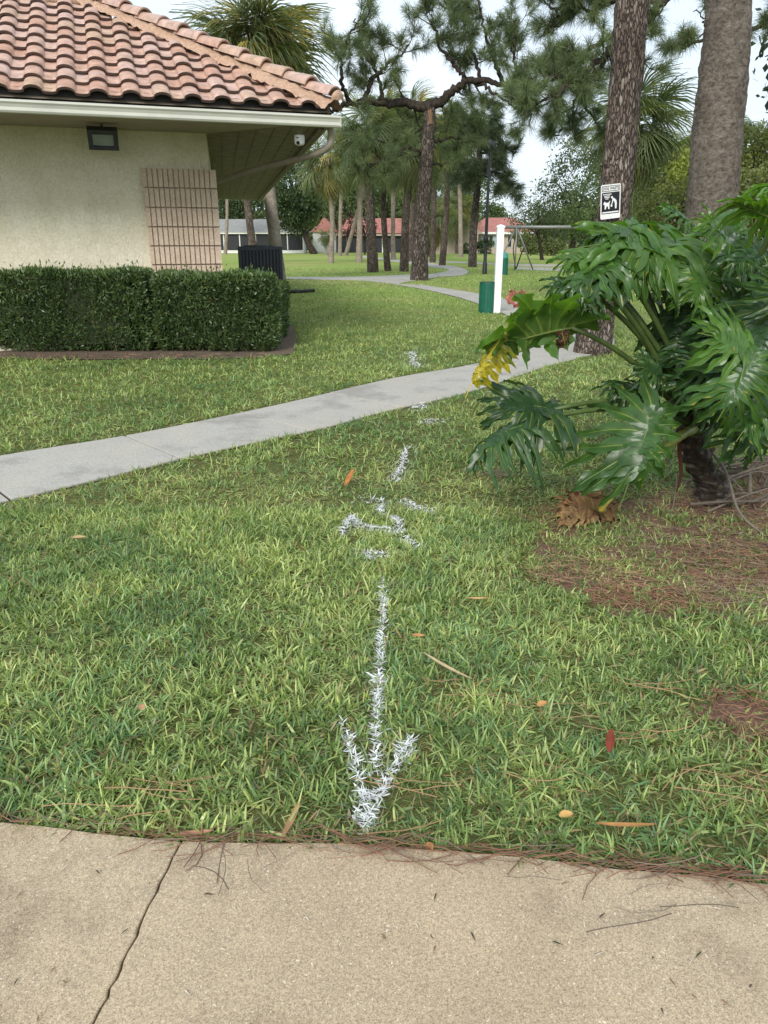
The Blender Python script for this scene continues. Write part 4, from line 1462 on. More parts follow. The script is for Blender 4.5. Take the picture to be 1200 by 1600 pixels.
# (base px, depth, tip px, depth, normal, width, fold, droop, colour, extra)
LV = [
    ((1021, 645), 3.75, (972, 785), 3.62, (-.35, -.85, .45), .92, .12, .10, MD, {'asym': (1.0, .42), 'lobed': .6}),           # big one facing the camera
    ((866, 640), 3.95, (752, 632), 3.95, (-.15, -.45, .85), .82, .10, .10, DK, {'wbs': 1.15}),
    ((826, 662), 3.85, (728, 722), 3.75, (-.45, -.35, .8), .70, -.15, .22, BL, {'sag': .7}),
    ((893, 512), 4.0, (738, 560), 3.9, (.1, .80, .60), .62, .15, .10, BR, {'sag': .1, 'wbs': 1.55, 'lobed': .95, 'asym': (.36, 1.0)}),      # seen from below, held up
    ((950, 448), 4.1, (872, 470), 4.15, (-.3, .1, 1), .62, -.1, .18, MD, {'sag': .5}),
    ((1060, 395), 4.2, (900, 388), 4.1, (-.1, -.55, .85), .62, .1, .16, BR, {}),
    ((1010, 350), 4.4, (885, 402), 4.35, (-.3, .0, 1), .62, .0, .18, MD, {}),
    ((1062, 372), 4.3, (965, 440), 4.0, (-.5, -.6, .6), .66, .1, .18, BR, {}),
    ((1103, 420), 4.0, (1080, 480), 3.9, (.0, -.95, .35), 1.0, .1, .05, BR, {'lobed': .8}),
    ((1108, 402), 4.2, (1170, 350), 4.25, (-.1, -.9, .45), .72, .1, .1, BL, {}),
    ((1182, 552), 3.55, (1090, 520), 3.55, (-.1, -.75, .7), .80, .1, .12, BR, {}),
    ((1178, 560), 3.5, (1120, 660), 3.45, (-.3, -.8, .5), .85, .0, .18, MD, {'sag': .5}),
    ((1215, 345), 3.7, (1118, 312), 3.75, (.0, .45, .9), .62, .1, .08, BR, {}),
    ((1240, 300), 3.8, (1160, 300), 3.9, (0, .3, .9), .6, .1, .12, BR, {}),
    ((1150, 470), 3.9, (1130, 580), 3.75, (-.2, -.9, .4), .70, .0, .15, BL, {'sag': .6}),
    ((1190, 460), 3.8, (1180, 590), 3.65, (0, -.9, .4), .65, .0, .15, BL, {'sag': .6}),
    ((1060, 470), 4.25, (1045, 590), 4.15, (-.4, -.6, .5), .6, -.1, .2, DK, {'sag': .8}),
    ((1090, 500), 4.2, (1050, 600), 4.05, (-.2, -.8, .5), .68, .0, .2, DK, {'sag': .6}),
    ((1010, 612), 4.2, (940, 606), 4.05, (-.3, -.5, .8), .50, .0, .2, DK, {'sag': .5}),
    ((1035, 590), 4.0, (995, 562), 3.95, (-.3, -.7, .7), .7, .05, .1, BL, {}),
    ((1130, 590), 3.85, (1060, 560), 3.8, (-.2, -.7, .7), .8, .0, .15, DK, {'sag': .5}),
    ((1150, 640), 3.9, (1085, 640), 3.75, (-.2, -.7, .7), .75, .0, .2, DK, {'sag': .6}),
    ((1170, 640), 3.9, (1175, 730), 3.8, (0, -.8, .5), .7, .0, .2, BL, {'sag': .6}),
    ((940, 430), 4.5, (868, 470), 4.5, (-.2, -.3, .9), .7, .1, .15, DK, {}),
    ((990, 385), 4.7, (930, 352), 4.7, (-.2, -.3, .9), .7, .1, .15, MD, {}),
    ((1080, 350), 4.6, (1030, 322), 4.6, (-.2, -.3, .9), .7, .1, .15, MD, {}),
    ((1110, 352), 4.5, (1170, 330), 4.5, (.2, -.4, .9), .7, .1, .15, MD, {}),
    ((1160, 400), 4.2, (1215, 380), 4.2, (.2, -.5, .8), .7, .1, .15, DK, {}),
    ((1120, 470), 4.5, (1060, 440), 4.5, (-.2, -.5, .8), .8, .1, .15, DK, {}),
    ((1220, 430), 4.0, (1170, 420), 3.9, (0, -.8, .5), .8, .1, .15, DK, {}),
    ((1230, 600), 3.9, (1200, 690), 3.8, (.2, -.7, .6), .8, .1, .15, MD, {'sag': .5}),
    ((1250, 500), 4.0, (1330, 520), 3.9, (.3, -.4, .8), .8, .1, .2, MD, {}),
    ((1240, 420), 4.6, (1330, 400), 4.7, (.3, -.2, .9), .8, .1, .2, MD, {}),
    ((1180, 480), 5.0, (1180, 400), 5.2, (.1, .4, .9), .8, .1, .2, DK, {}),
    ((1090, 480), 5.0, (1050, 420), 5.3, (.0, .4, .9), .8, .1, .2, DK, {}),
    ((1140, 560), 4.9, (1130, 520), 5.3, (.0, .4, .9), .8, .1, .2, DK, {}),
    ((962, 412), 4.0, (866, 472), 3.95, (-.35, -.45, .8), .62, .05, .16, MD, {'sag': .35}),
    ((955, 392), 4.15, (862, 424), 4.1, (-.25, -.4, .85), .60, .08, .14, BR, {}),
    ((938, 446), 3.88, (908, 492), 3.84, (-.5, -.6, .45), .62, .0, .15, BL, {'sag': .4}),
    ((1005, 372), 4.2, (925, 362), 4.15, (-.2, -.5, .85), .62, .1, .14, MD, {}),
    ((940, 425), 4.3, (864, 452), 4.3, (-.2, -.3, .9), .75, .0, .15, MD, {'sag': .4}),
    ((925, 460), 4.05, (850, 445), 4.05, (-.1, -.4, .9), .65, .1, .15, DK, {}),
    ((985, 400), 4.35, (900, 430), 4.3, (-.3, -.3, .9), .7, .0, .2, MD, {'sag': .6}),
    ((925, 428), 4.15, (905, 478), 4.1, (-.6, -.5, .5), .45, .0, .2, BL, {'sag': .7}),
    ((1140, 380), 3.95, (1090, 340), 3.9, (-.1, -.5, .85), .75, .1, .15, BR, {}),
    ((1190, 400), 3.8, (1130, 420), 3.7, (-.2, -.6, .75), .75, .0, .2, DK, {'sag': .5}),
    ((1170, 520), 4.1, (1100, 480), 4.0, (-.1, -.6, .8), .75, .0, .2, MD, {'sag': .4}),
    ((1100, 600), 3.9, (1040, 610), 3.8, (-.2, -.7, .7), .6, .0, .2, DK, {'sag': .5}),
    ((1200, 620), 3.6, (1150, 690), 3.5, (-.2, -.7, .6), .7, .0, .2, MD, {'sag': .6}),
    ((1215, 480), 3.6, (1195, 400), 3.6, (.1, -.8, .5), .7, .1, .1, BL, {}),
]
for i, (bp, bd, tp_, td, nv, wd, fold, dr, col, ex) in enumerate(LV):
    Bv, Tv = P(bp[0], bp[1], bd), P(tp_[0], tp_[1], td)
    if Bv.z < .12:
        Bv.z = .12
    wd2 = wd
    A = crown + Vector((rg.normal(0, .03), rg.normal(0, .03), rg.uniform(-.02, .08)))
    mb, pet = lobed_leaf(Bv, Tv, nv, wd2, rg, dr, fold, A, tuple(np.array(col) * rg.uniform(.9, 1.12)), **ex)
    lf = mb.obj('leaf', M['leaf'], phil, True)
    if pet:
        pet.obj('petiole', M['stem'], lf, True)
# the yellowed hanging leaf at the far left tip
mb, pet = lobed_leaf(P(782, 532, 3.90), P(727, 622, 3.82), (-.75, -.6, .2), .24, rg, .14, -.5, None, (.09, .13, .02), yellow=.75, sag=.8)
o = mb.obj('leaf', M['leaf'], phil, True); o['label'] = 'yellowing leaf hanging limp at the left tip'
# dead curled leaf at the ground, with its yellow stalk
q0 = gp(905, 812)
mb = MB()
for (b0, b1, nv_, wd_, dr_, cl_) in (((.15, -.02, .05), (-.16, .02, .06), (-.15, -.7, .7), .70, .38, (.19, .10, .055)), ((.12, .03, .06), (-.10, .05, .12), (.1, -.5, .8), .66, .30, (.13, .065, .035)), ((.10, -.05, .04), (-.20, -.06, .03), (-.3, -.6, .7), .55, .25, (.28, .17, .09)), ((.05, .02, .10), (.10, .03, .20), (-.5, -.6, .3), .6, .2, (.16, .08, .045))):
    m2, _ = lobed_leaf(q0 + Vector(b0), q0 + Vector(b1), nv_, wd_, rg, dr_, .8, None, cl_, sag=2.2, crumple=.035, lobes=9, wbs=.75)
    for V_, C_, F_ in [(np.concatenate(m2.V), np.concatenate(m2.C), m2.F)]:
        V_[:, 2] = np.maximum(V_[:, 2], .012)
        b_n = mb.n
        mb.add(V_, F_[0], C_)
        for F2 in F_[1:]:
            mb.F.append(F2.astype(np.int32) + b_n)
o = mb.obj('leaf', M['dry'], phil, True); o['label'] = 'dead brown leaf crumpled on the ground'
mb.C = [c_ * .8 for c_ in mb.C]
m = MB(); m.tube(smooth_path([P(990, 735, 4.0), P(966, 765, 3.85), P(940, 795, 3.75), q0 + Vector((.14, 0, .06))], 5), .014, 8, True, (.42, .34, .06)); m.obj('petiole', M['stem'], o, True)
# cut stalk stub
m = MB(); m.tube(smooth_path([crown + Vector((.02, -.03, -.03)), P(1072, 676, 4.1), P(1050, 690, 3.98), P(1030, 702, 3.88)], 5), [.03] * 4 + [.026] * 8 + [.02] * 4, 10, True, (.20, .24, .05)); m.obj('stalk', M['stem'], phil, True)
# small red dry bits caught on the leaves
for b0, b1, D_, c_, lb in (((822, 472), (786, 466), 4.2, (.30, .10, .08), 'reddish dry leaf scrap caught on top of the leaves'), ((878, 520), (883, 546), 3.98, (.07, .022, .02), 'dark red dry scrap hanging under a leaf')):
    mb, pet = lobed_leaf(P(*b0, D_), P(*b1, D_), (-.1, -.7, .7), .5, rg, .3, .5, None, c_, lobes=5, wbs=2.2, sag=.6, crumple=.04)
    o = mb.obj('dry_scrap', M['dry'], phil, True); o['label'] = lb

# heap of dead branches behind the stem
rg = np.random.default_rng(44)
hp = thing('branch_heap', 'low heap of grey dead branches behind the plant stem at the right edge', 'branches', tuple(gp(1165, 765)))
for i in range(26):
    c_ = gp(rg.uniform(1105, 1235), rg.uniform(740, 800)); a = rg.normal(.15, .5); L_ = rg.uniform(.2, .6)
    p0 = c_ + Vector((-math.cos(a) * L_ / 2, -math.sin(a) * L_ / 2, rg.uniform(.01, .06))); p1 = c_ + Vector((math.cos(a) * L_ / 2, math.sin(a) * L_ / 2, rg.uniform(.02, .16)))
    pm = p0.lerp(p1, .5) + Vector((rg.normal(0, .03), rg.normal(0, .03), rg.uniform(0, .05)))
    m = MB(); sp_ = smooth_path([p0, pm, p1], 4); r0 = rg.uniform(.006, .013)
    m.tube(sp_, [r0 * (1 - .5 * k / len(sp_)) for k in range(len(sp_))], 6, True, np.array((.15, .125, .105)) * rg.uniform(.5, 1.2))
    m.obj('branch', M['vcol'], hp, True)


# ------------------------------------------------------------------ trunks
def trunk_mesh(path, radii, ns=48, rel=.02, fx=14, fz=10, seed=0, rings=None):
    """displaced bark cylinder along a path"""
    d = [0]
    for a, b in zip(path[:-1], path[1:]):
        d.append(d[-1] + (b - a).length)
    V = []
    nz_ = VN(100 + seed)
    for i, p in enumerate(path):
        a = 2 * math.pi * np.arange(ns) / ns
        u = np.arange(ns) / ns * fx
        z = d[i] * fz
        h1 = nz_(u, np.full(ns, z)); 
        u2 = np.arange(ns) / ns * fx * 2
        h2 = nz_(u2 + 40, np.full(ns, z * 2.1))
        w_ = (np.arange(ns) / ns) 
        # blend at the seam
        e = np.clip((w_ - .9) / .1, 0, 1)
        h1 = h1 * (1 - e) + nz_(u - fx, np.full(ns, z)) * e
        h2 = h2 * (1 - e) + nz_(u2 - 2 * fx + 40, np.full(ns, z * 2.1)) * e
        hh = (h1 - .5) * 1.2 + (h2 - .5) * .7
        if rings:
            hh += rings * (((d[i] * 7.5 + .4 * h1) % 1.0) - .5)
        r_ = radii[i] + rel * hh
        V.append(np.stack([p.x + r_ * np.cos(a), p.y + r_ * np.sin(a), np.full(ns, p.z)], 1))
    V = np.concatenate(V)
    n = len(path)
    F = [(i * ns + j, i * ns + (j + 1) % ns, (i + 1) * ns + (j + 1) % ns, (i + 1) * ns + j) for i in range(n - 1) for j in range(ns)]
    mb = MB(); mb.add(V, np.array(F)); mb.add(V[-ns:], [tuple(range(ns))])
    return mb


def lerp_list(vals, n):
    return np.interp(np.linspace(0, 1, n), np.linspace(0, 1, len(vals)), vals)


# two big palm trunks at the right
t1 = thing('palm_tree', 'tall brown palm trunk with the dog waste sign on it', 'palm tree', tuple(gp(925, 552)))
pth = smooth_path([gp(925, 552) + Vector((0, 0, -.05)), P(938, 450, 10.98), P(962, 300, 11), P(976, 150, 11), P(988, 0, 11), P(1000, -180, 11), P(1010, -420, 11)], 40)
trunk_mesh(pth, lerp_list([.27, .225, .215, .205, .2, .195, .19], len(pth)), 64, .022, 17, 9, 1).obj('trunk', M['palm_bark'], t1, True)
t2 = thing('palm_tree', 'thick grey palm trunk behind the big split leaf plant', 'palm tree', tuple(Vector((P(1085, 600, 8.2).x, 8.2, 0))))
b2 = P(1085, 600, 8.2); b2.z = -.05
pth = smooth_path([b2, P(1100, 440, 8.2), P(1114, 300, 8.2), P(1121, 200, 8.2), P(1132, 100, 8.2), P(1139, 0, 8.2), P(1148, -180, 8.2), P(1152, -420, 8.2)], 36)
trunk_mesh(pth, lerp_list([.27, .25, .243, .238, .222, .198, .19, .18], len(pth)), 64, .014, 20, 8, 2, .5).obj('trunk', M['grey_bark'], t2, True)

# dog waste sign on the first trunk
sg_c = P(954, 315, 10.72)
sign = thing('dog_waste_sign', 'white and black dog waste sign nailed to the brown palm trunk', 'sign', tuple(sg_c))
MS = Matrix.Translation(sg_c) @ Matrix.Rotation(R(-6), 4, 'Y') @ Matrix.Rotation(R(6), 4, 'X') @ Matrix.Rotation(R(4), 4, 'Z')
# local: x right, z up, -y to the viewer
def splate(name, poly, y0, y1, mat):
    m = MB()
    n = len(poly)
    V = [MS @ Vector((p[0], y0, p[1])) for p in poly] + [MS @ Vector((p[0], y1, p[1])) for p in poly]
    m.add(V, [tuple(range(n)), tuple(range(2 * n - 1, n - 1, -1))] + [(i, n + i, n + (i + 1) % n, (i + 1) % n) for i in range(n)])
    return m.obj(name, mat, sign)
def rrect(x0, z0, x1, z1, r):
    out = []
    for cx, cz, a0 in ((x1 - r, z1 - r, 0), (x0 + r, z1 - r, 90), (x0 + r, z0 + r, 180), (x1 - r, z0 + r, 270)):
        out += [(cx + r * math.cos(R(a0 + k * 22.5)), cz + r * math.sin(R(a0 + k * 22.5))) for k in range(5)]
    return out
SW, SH = .133, .212
splate('plate', rrect(-SW, -SH, SW, SH, .018)[::-1], .0, .004, M['sign_white'])
splate('title_band', rrect(-SW + .012, .128, SW - .012, .196, .01)[::-1], -.002, -.0002, M['sign_black'])
splate('title_panel', rrect(-SW + .02, .136, SW - .02, .188, .006)[::-1], -.0035, -.0022, M['sign_white'])
splate('picture_panel', rrect(-SW + .014, -.148, SW - .014, .116, .004)[::-1], -.002, -.0002, M['sign_black'])
splate('base_strip', rrect(-SW + .022, -.138, SW - .022, -.122, .002)[::-1], -.0035, -.0022, M['sign_white'])
dog = [(-.095, -.012), (-.078, .008), (-.066, -.008), (-.03, -.010), (-.012, .012), (-.006, .008), (-.014, -.016), (-.016, -.05), (-.012, -.088), (-.03, -.088), (-.036, -.055), (-.056, -.055), (-.062, -.088), (-.08, -.088), (-.078, -.04), (-.098, -.026)]
splate('dog_figure', dog, -.0035, -.0022, M['sign_white'])
man = [(.025, .045), (.05, .038), (.078, .01), (.084, -.03), (.08, -.09), (.06, -.09), (.058, -.03), (.05, -.005), (.038, .012), (.028, -.018), (.016, -.04), (.008, -.036), (.018, -.008), (.022, .02)]
splate('person_figure', man, -.0035, -.0022, M['sign_white'])
splate('person_head', [(.016 + .014 * math.cos(a), .052 + .014 * math.sin(a)) for a in [-k * .5236 for k in range(12)]], -.0045, -.0036, M['sign_white'])
splate('bag_figure', [(.012 + .012 * math.cos(a), -.05 + .016 * math.sin(a)) for a in [-k * .5236 for k in range(12)]], -.0045, -.0036, M['sign_white'])
for k, (x0, x1, z) in enumerate(((-.105, .01, .098), (-.09, -.01, .078), (-.085, -.015, .06), (-.07, -.03, .042))):
    splate('text_line', [(x0, z), (x1, z), (x1, z - .009), (x0, z - .009)][::-1], -.0035, -.0022, M['sign_white'])


def lettering(txt, size, Mx, mat, parent):
    cu = bpy.data.curves.new('lettering', 'FONT')
    cu.body = txt; cu.size = size; cu.align_x = 'CENTER'; cu.align_y = 'CENTER'; cu.extrude = .0006; cu.space_character = 1.05; cu.offset = .0012
    cu.materials.append(mat)
    o = bpy.data.objects.new('lettering', cu); COL.objects.link(o)
    o.parent = parent; o.matrix_parent_inverse = parent.matrix_basis.inverted()
    o.matrix_basis = Mx
    me = bpy.data.meshes.new_from_object(o)
    o2 = bpy.data.objects.new('lettering', me); COL.objects.link(o2)
    o2.parent = parent; o2.matrix_parent_inverse = parent.matrix_basis.inverted(); o2.matrix_basis = Mx
    bpy.data.objects.remove(o)
    o2.name = 'lettering'
    return o2


lettering('DOG WASTE', .044, MS @ Matrix.Translation((0, -.0042, .162)) @ Matrix.Rotation(R(90), 4, 'X') @ Matrix.Diagonal((.80, 1.1, 1, 1)), M['sign_black'], sign)
for x_ in (-.1, .1):
    m = MB(); m.tube([MS @ Vector((x_ * .0, -.003, .204 if x_ > 0 else -.19)), MS @ Vector((0, .12, .204 if x_ > 0 else -.19))], .005, 8); m.obj('nail', M['grey_metal'], sign)


# ------------------------------------------------------------------ palms in the park
def frond_mesh(seed, kind):
    rg = np.random.default_rng(seed)
    mb = MB()
    pl = .55 if kind != 'dead' else .45
    pc = (.10, .13, .04) if kind == 'green' else (.2, .15, .09)
    pp = [Vector((pl * t, 0, .12 * pl * math.sin(t * 1.57) - (.05 * t))) for t in (0, .35, .7, 1)]
    mb.tube(pp, [.022, .016, .014, .012], 4, False, pc)
    n = 36
    for i in range(n):
        f = i / (n - 1) * 2 - 1
        a = f * R(128) + rg.normal(0, .03)
        L = (.62 + .42 * math.cos(a * .55)) * rg.uniform(.88, 1.08) * (.95 if kind == 'green' else .8)
        base = pp[-1] + Vector((.20 * max(0, math.cos(a)), 0, -.02))
        dv = Vector((math.cos(a), math.sin(a), 0)); sd = Vector((-dv.y, dv.x, 0))
        w = .028
        drp = (.55 if kind == 'green' else .8) * rg.uniform(.7, 1.3)
        V = []
        for t, ww in ((0, .25), (.33, 1), (.66, .8), (1, .06)):
            zz = -.10 * abs(math.sin(a)) * t + .10 * t - drp * t ** 2.4 * L
            rad = L * t * (1 - .16 * drp * t * t)
            p = base + dv * rad + Vector((0, 0, zz))
            V += [p - sd * w * ww * .5 * (1 if kind == 'green' else .7) + Vector((0, 0, .008)), p + sd * w * ww * .5 - Vector((0, 0, .008))]
        if kind == 'green':
            c = np.array([.125, .16, .07]) * rg.uniform(.75, 1.3)
        elif kind == 'yellow':
            c = np.array([.27, .25, .085]) * rg.uniform(.75, 1.2)
        else:
            c = np.array([.23, .175, .105]) * rg.uniform(.6, 1.2)
        mb.add(V, [(0, 1, 3, 2), (2, 3, 5, 4), (4, 5, 7, 6)], c)
    return mb.mesh('frond', M['frond'])


FR = {'green': [frond_mesh(s, 'green') for s in range(4)], 'dead': [frond_mesh(s + 10, 'dead') for s in range(3)], 'yellow': [frond_mesh(s + 20, 'yellow') for s in range(2)]}


def sabal(base, top, r, label, seed, size=2.0, n=32, dead=8, bmat='pale_bark', yellow=2, trunk_only=False, group='palms standing in the park', boots=False, mids=None):
    rg = np.random.default_rng(seed)
    root = thing('palm_tree', label, 'palm tree', tuple(base), group)
    pts = [base + Vector((0, 0, -.05))] + (mids or [base.lerp(top, .5) + Vector((rg.normal(0, .12), 0, 0))]) + [top]
    pth = smooth_path(pts, 14)
    k = len(pth)
    rad = lerp_list([r * 1.25, r, r * .95, r * .95, r], k)
    trunk_mesh(pth, rad, 18, r * .12, 6, 3.5, seed).obj('trunk', M[bmat], root, True)
    if trunk_only:
        return root
    for i in range(n + dead):
        isd = i >= n
        kind = 'dead' if isd else ('yellow' if (i * 7) % n < yellow else 'green')
        me = FR[kind][int(rg.integers(len(FR[kind])))]
        o = link('frond', me); o.parent = root; o.matrix_parent_inverse = root.matrix_basis.inverted()
        az = i * 2.399 + rg.normal(0, .2)
        f = i / max(1, n - 1)
        el = R(58 - 125 * f ** .85 + rg.normal(0, 8)) if not isd else R(-58 - 22 * rg.random())
        s = size / 1.55 * rg.uniform(.88, 1.1) * (.9 if isd else 1)
        o.matrix_basis = Matrix.Translation(top + Vector((0, 0, .05 - (.25 * f if not isd else .35) * size * .5))) @ Matrix.Rotation(az, 4, 'Z') @ Matrix.Rotation(-el, 4, 'Y') @ Matrix.Rotation(R(rg.normal(0, 25)), 4, 'X') @ Matrix.Scale(s, 4)
    return root


def base_at(px_, py_):
    return gp(px_, py_)


def topat(px_, py_, b, dy=0):
    return P(px_, py_, b.y + dy)


b = base_at(437, 445); sabal(b, topat(393, 82, b), .22, 'palm with a big shaggy crown leaning over behind the tiled roof', 1, 2.65, 84, 20, 'pale_bark', 18)
b = base_at(398, 412); sabal(b, topat(376, 240, b), .27, 'brown palm trunk half hidden behind the air conditioner', 2, 2.2, 24, 4, 'palm_bark')
b = base_at(352, 397); sabal(b, topat(352, 262, b), .21, 'thin pale palm trunk nearest the side wall of the building', 3, 2.4, 22, 4, 'pale_bark')
b = base_at(517, 411); sabal(b, topat(511, 246, b), .19, 'slim curving palm right of the roof corner with drooping yellow fronds', 4, 2.7, 32, 14, 'pale_bark', 7, mids=[P(519, 340, b.y)])
b = base_at(531, 400); sabal(b, topat(536, 252, b), .2, 'thin pinkish palm trunk just right of the slim curving palm', 5, 2.9, 26, 8, 'pale_bark')
b = base_at(561, 410); sabal(b, topat(558, 222, b), .22, 'pale straight palm trunk left of the brown rough trunk', 6, 2.7, 28, 10, 'pale_bark')
b = base_at(583, 425.5); sabal(b, topat(572, 205, b), .25, 'stout brown palm with rough bark near the footpath fork', 7, 2.3, 32, 12, 'palm_bark')
b = base_at(606, 423.5); sabal(b, topat(604, 215, b), .16, 'slender dark palm trunk between the stout palm and the leaning one', 8, 2.2, 28, 8, 'palm_bark')
b = base_at(614.5, 406); sabal(b, topat(617, 250, b), .19, 'pale thin palm farther back in front of the salmon roof', 9, 2.6, 24, 8, 'pale_bark')
b = base_at(631, 424.5); sabal(b, topat(647, 226, b), .21, 'dark palm leaning right beside the big pine', 10, 2.2, 30, 8, 'palm_bark')
b = base_at(641, 409); sabal(b, topat(648, 262, b), .2, 'thin palm trunk seen just left of the big pine', 11, 2.4, 22, 6, 'palm_bark')
b = base_at(676, 410); sabal(b, topat(680, 232, b), .2, 'shaggy palm trunk just right of the big pine', 12, 2.6, 28, 18, 'palm_bark')
b = base_at(691, 415); sabal(b, topat(695, 205, b), .19, 'straight brown palm standing right of the shaggy one', 13, 2.4, 30, 10, 'palm_bark')
b = base_at(715, 396.5); sabal(b, topat(714, 325, b), .3, 'short palm with a hanging skirt in front of the tan house', 14, 3.6, 30, 26, 'palm_bark')
b = base_at(674, 401); sabal(b, topat(672, 338, b), .3, 'short palm with a skirt of dead fronds behind the shaggy trunk', 15, 3.2, 26, 26, 'palm_bark')
b = Vector((P(968, 400, 27).x, 27, 0)); sabal(b, P(990, 190, 27), .2, 'shaggy green palm crown right behind the sign trunk', 16, 2.0, 46, 12, 'pale_bark', 2)
b = Vector((P(1030, 400, 36).x, 36, 0)); sabal(b, P(1030, 262, 36), .2, 'palm crown low between the two big trunks', 17, 2.4, 36, 8, 'pale_bark', 2)
b = Vector((P(1075, 400, 40).x, 40, 0)); sabal(b, P(1082, 240, 40), .2, 'palm crown beside the thick grey trunk at its left', 18, 2.2, 34, 6, 'pale_bark', 2)
b = Vector((P(1185, 400, 30).x, 30, 0)); sabal(b, P(1185, 222, 30), .2, 'palm crown at the right edge of the view', 19, 2.2, 36, 6, 'pale_bark', 6)
b = Vector((P(508, 300, 95).x, 95, 0)); sabal(b, P(508, 368, 95), .16, 'low young palm before the white gable wall', 20, 1.25, 26, 2, 'pale_bark', 3)
b = base_at(540, 399); sabal(b, topat(600, 175, b), .22, 'tall palm behind the left bough of the pine', 21, 3.4, 36, 14, 'pale_bark', 3)
b = base_at(650, 402); sabal(b, topat(640, 182, b), .22, 'tall palm behind the pine bough left of its trunk', 22, 3.6, 36, 14, 'pale_bark', 3)
b = base_at(720, 402); sabal(b, topat(715, 205, b), .22, 'tall palm between the pine trunks right of the bough fork', 23, 3.4, 36, 12, 'pale_bark', 3)


# ------------------------------------------------------------------ pines
def tuft_add(mb, pts, dirs, rg, L=.26, n=34, w=.006, cols=((.07, .105, .05), (.18, .22, .095))):
    """needle tufts: each a burst of thin triangles"""
    k = len(pts)
    pts = np.repeat(np.asarray(pts, float), n, 0); d0 = np.repeat(np.asarray(dirs, float), n, 0)
    d = d0 * .75 + rg.normal(0, .62, (k * n, 3)); d[:, 2] -= .05
    d /= np.linalg.norm(d, axis=1)[:, None]
    s = np.cross(d, rg.normal(0, 1, d.shape)); s /= np.linalg.norm(s, axis=1)[:, None]
    L_ = L * rg.uniform(.65, 1.15, (k * n, 1))
    off = d0 * rg.uniform(-.14, .02, (k * n, 1))
    p = pts + off
    mid = p + d * L_ * .55
    tip = p + d * L_ + np.array([0, 0, -1]) * L_ * .16
    V = np.stack([p - s * w * .4, p + s * w * .4, mid + s * w * .5, tip, mid - s * w * .5], 1).reshape(-1, 3)
    b = (np.arange(k * n) * 5)[:, None]
    u = np.repeat(rg.random((k, 1)), n, 0) * .7 + rg.random((k * n, 1)) * .3
    c = np.array(cols[0]) * (1 - u) + np.array(cols[1]) * u
    mb.add(V, b + np.array([[0, 1, 2, 4]]), np.repeat(c, 5, 0))
    mb.F.append((b + np.array([[4, 2, 3]]) + mb.n - len(V)).astype(np.int32))


def pine(label, seed, trunk_pts, radii, limbs, tuft_L, per_limb, needle_n=34, w=.006, sub=(.6, 1.6), group='pines in the park', cols=((.07, .105, .05), (.18, .22, .095)), up=.35):
    rg = np.random.default_rng(seed)
    root = thing('pine_tree', label, 'pine tree', tuple(Vector((trunk_pts[0].x, trunk_pts[0].y, 0))), group)
    pth = smooth_path(trunk_pts, 22)
    trunk_mesh(pth, lerp_list(radii, len(pth)), 40, radii[0] * .09, 11, 2.2, seed).obj('trunk', M['pine_bark'], root, True)
    tips, tdirs = [], []
    for (pts, r0, nsub) in limbs:
        sp_ = smooth_path(pts, 7)
        sp_ = [p + Vector((rg.normal(0, .04), rg.normal(0, .05), rg.normal(0, .04))) for p in sp_]
        br = MB()
        br.tube(sp_, [r0 * (1 - .72 * k / (len(sp_) - 1)) for k in range(len(sp_))], 8)
        tot = sum((b_ - a_).length for a_, b_ in zip(sp_[:-1], sp_[1:]))
        for i in range(nsub):
            k = int(rg.integers(int(len(sp_) * .12), len(sp_)))
            p0 = sp_[k]
            ax = (sp_[min(k + 1, len(sp_) - 1)] - sp_[k - 1]).normalized()
            d = (ax * rg.uniform(.1, .9) + Vector(rg.normal(0, .75, 3)) + Vector((0, 0, up))).normalized()
            Ls = rg.uniform(*sub) * (1 - .4 * k / len(sp_))
            q = [p0, p0 + d * Ls * .5 + Vector(rg.normal(0, .08 * Ls, 3)), p0 + d * Ls + Vector((0, 0, .18 * Ls))]
            s2 = smooth_path(q, 4)
            rs = max(.012, r0 * .22)
            br.tube(s2, [rs * (1 - .6 * j / (len(s2) - 1)) for j in range(len(s2))], 5)
            for j in range(per_limb):
                t = rg.uniform(.35, 1.0); kk = min(int(t * (len(s2) - 1)), len(s2) - 2)
                pp = s2[kk]
                dd = ((s2[-1] - s2[-2]).normalized() + Vector(rg.normal(0, .7, 3)) + Vector((0, 0, .3))).normalized()
                Lt = rg.uniform(.12, .45) * sub[1] * .6
                e = pp + dd * Lt
                br.tube([pp, pp.lerp(e, .5) + Vector((0, 0, -.03)), e], [.011, .008, .006], 4, False)
                tips.append(tuple(e)); tdirs.append(tuple(dd))
                if rg.random() < .6:
                    tips.append(tuple(pp.lerp(e, .5))); tdirs.append(tuple(dd))
            tips.append(tuple(s2[-1])); tdirs.append(tuple((s2[-1] - s2[-2]).normalized()))
        br.obj('branch', M['branch'], root, True)
    mb = MB()
    tuft_add(mb, tips, tdirs, rg, tuft_L, needle_n, w, cols)
    mb.obj('crown', M['needle'], root, False, 'stuff')
    return root


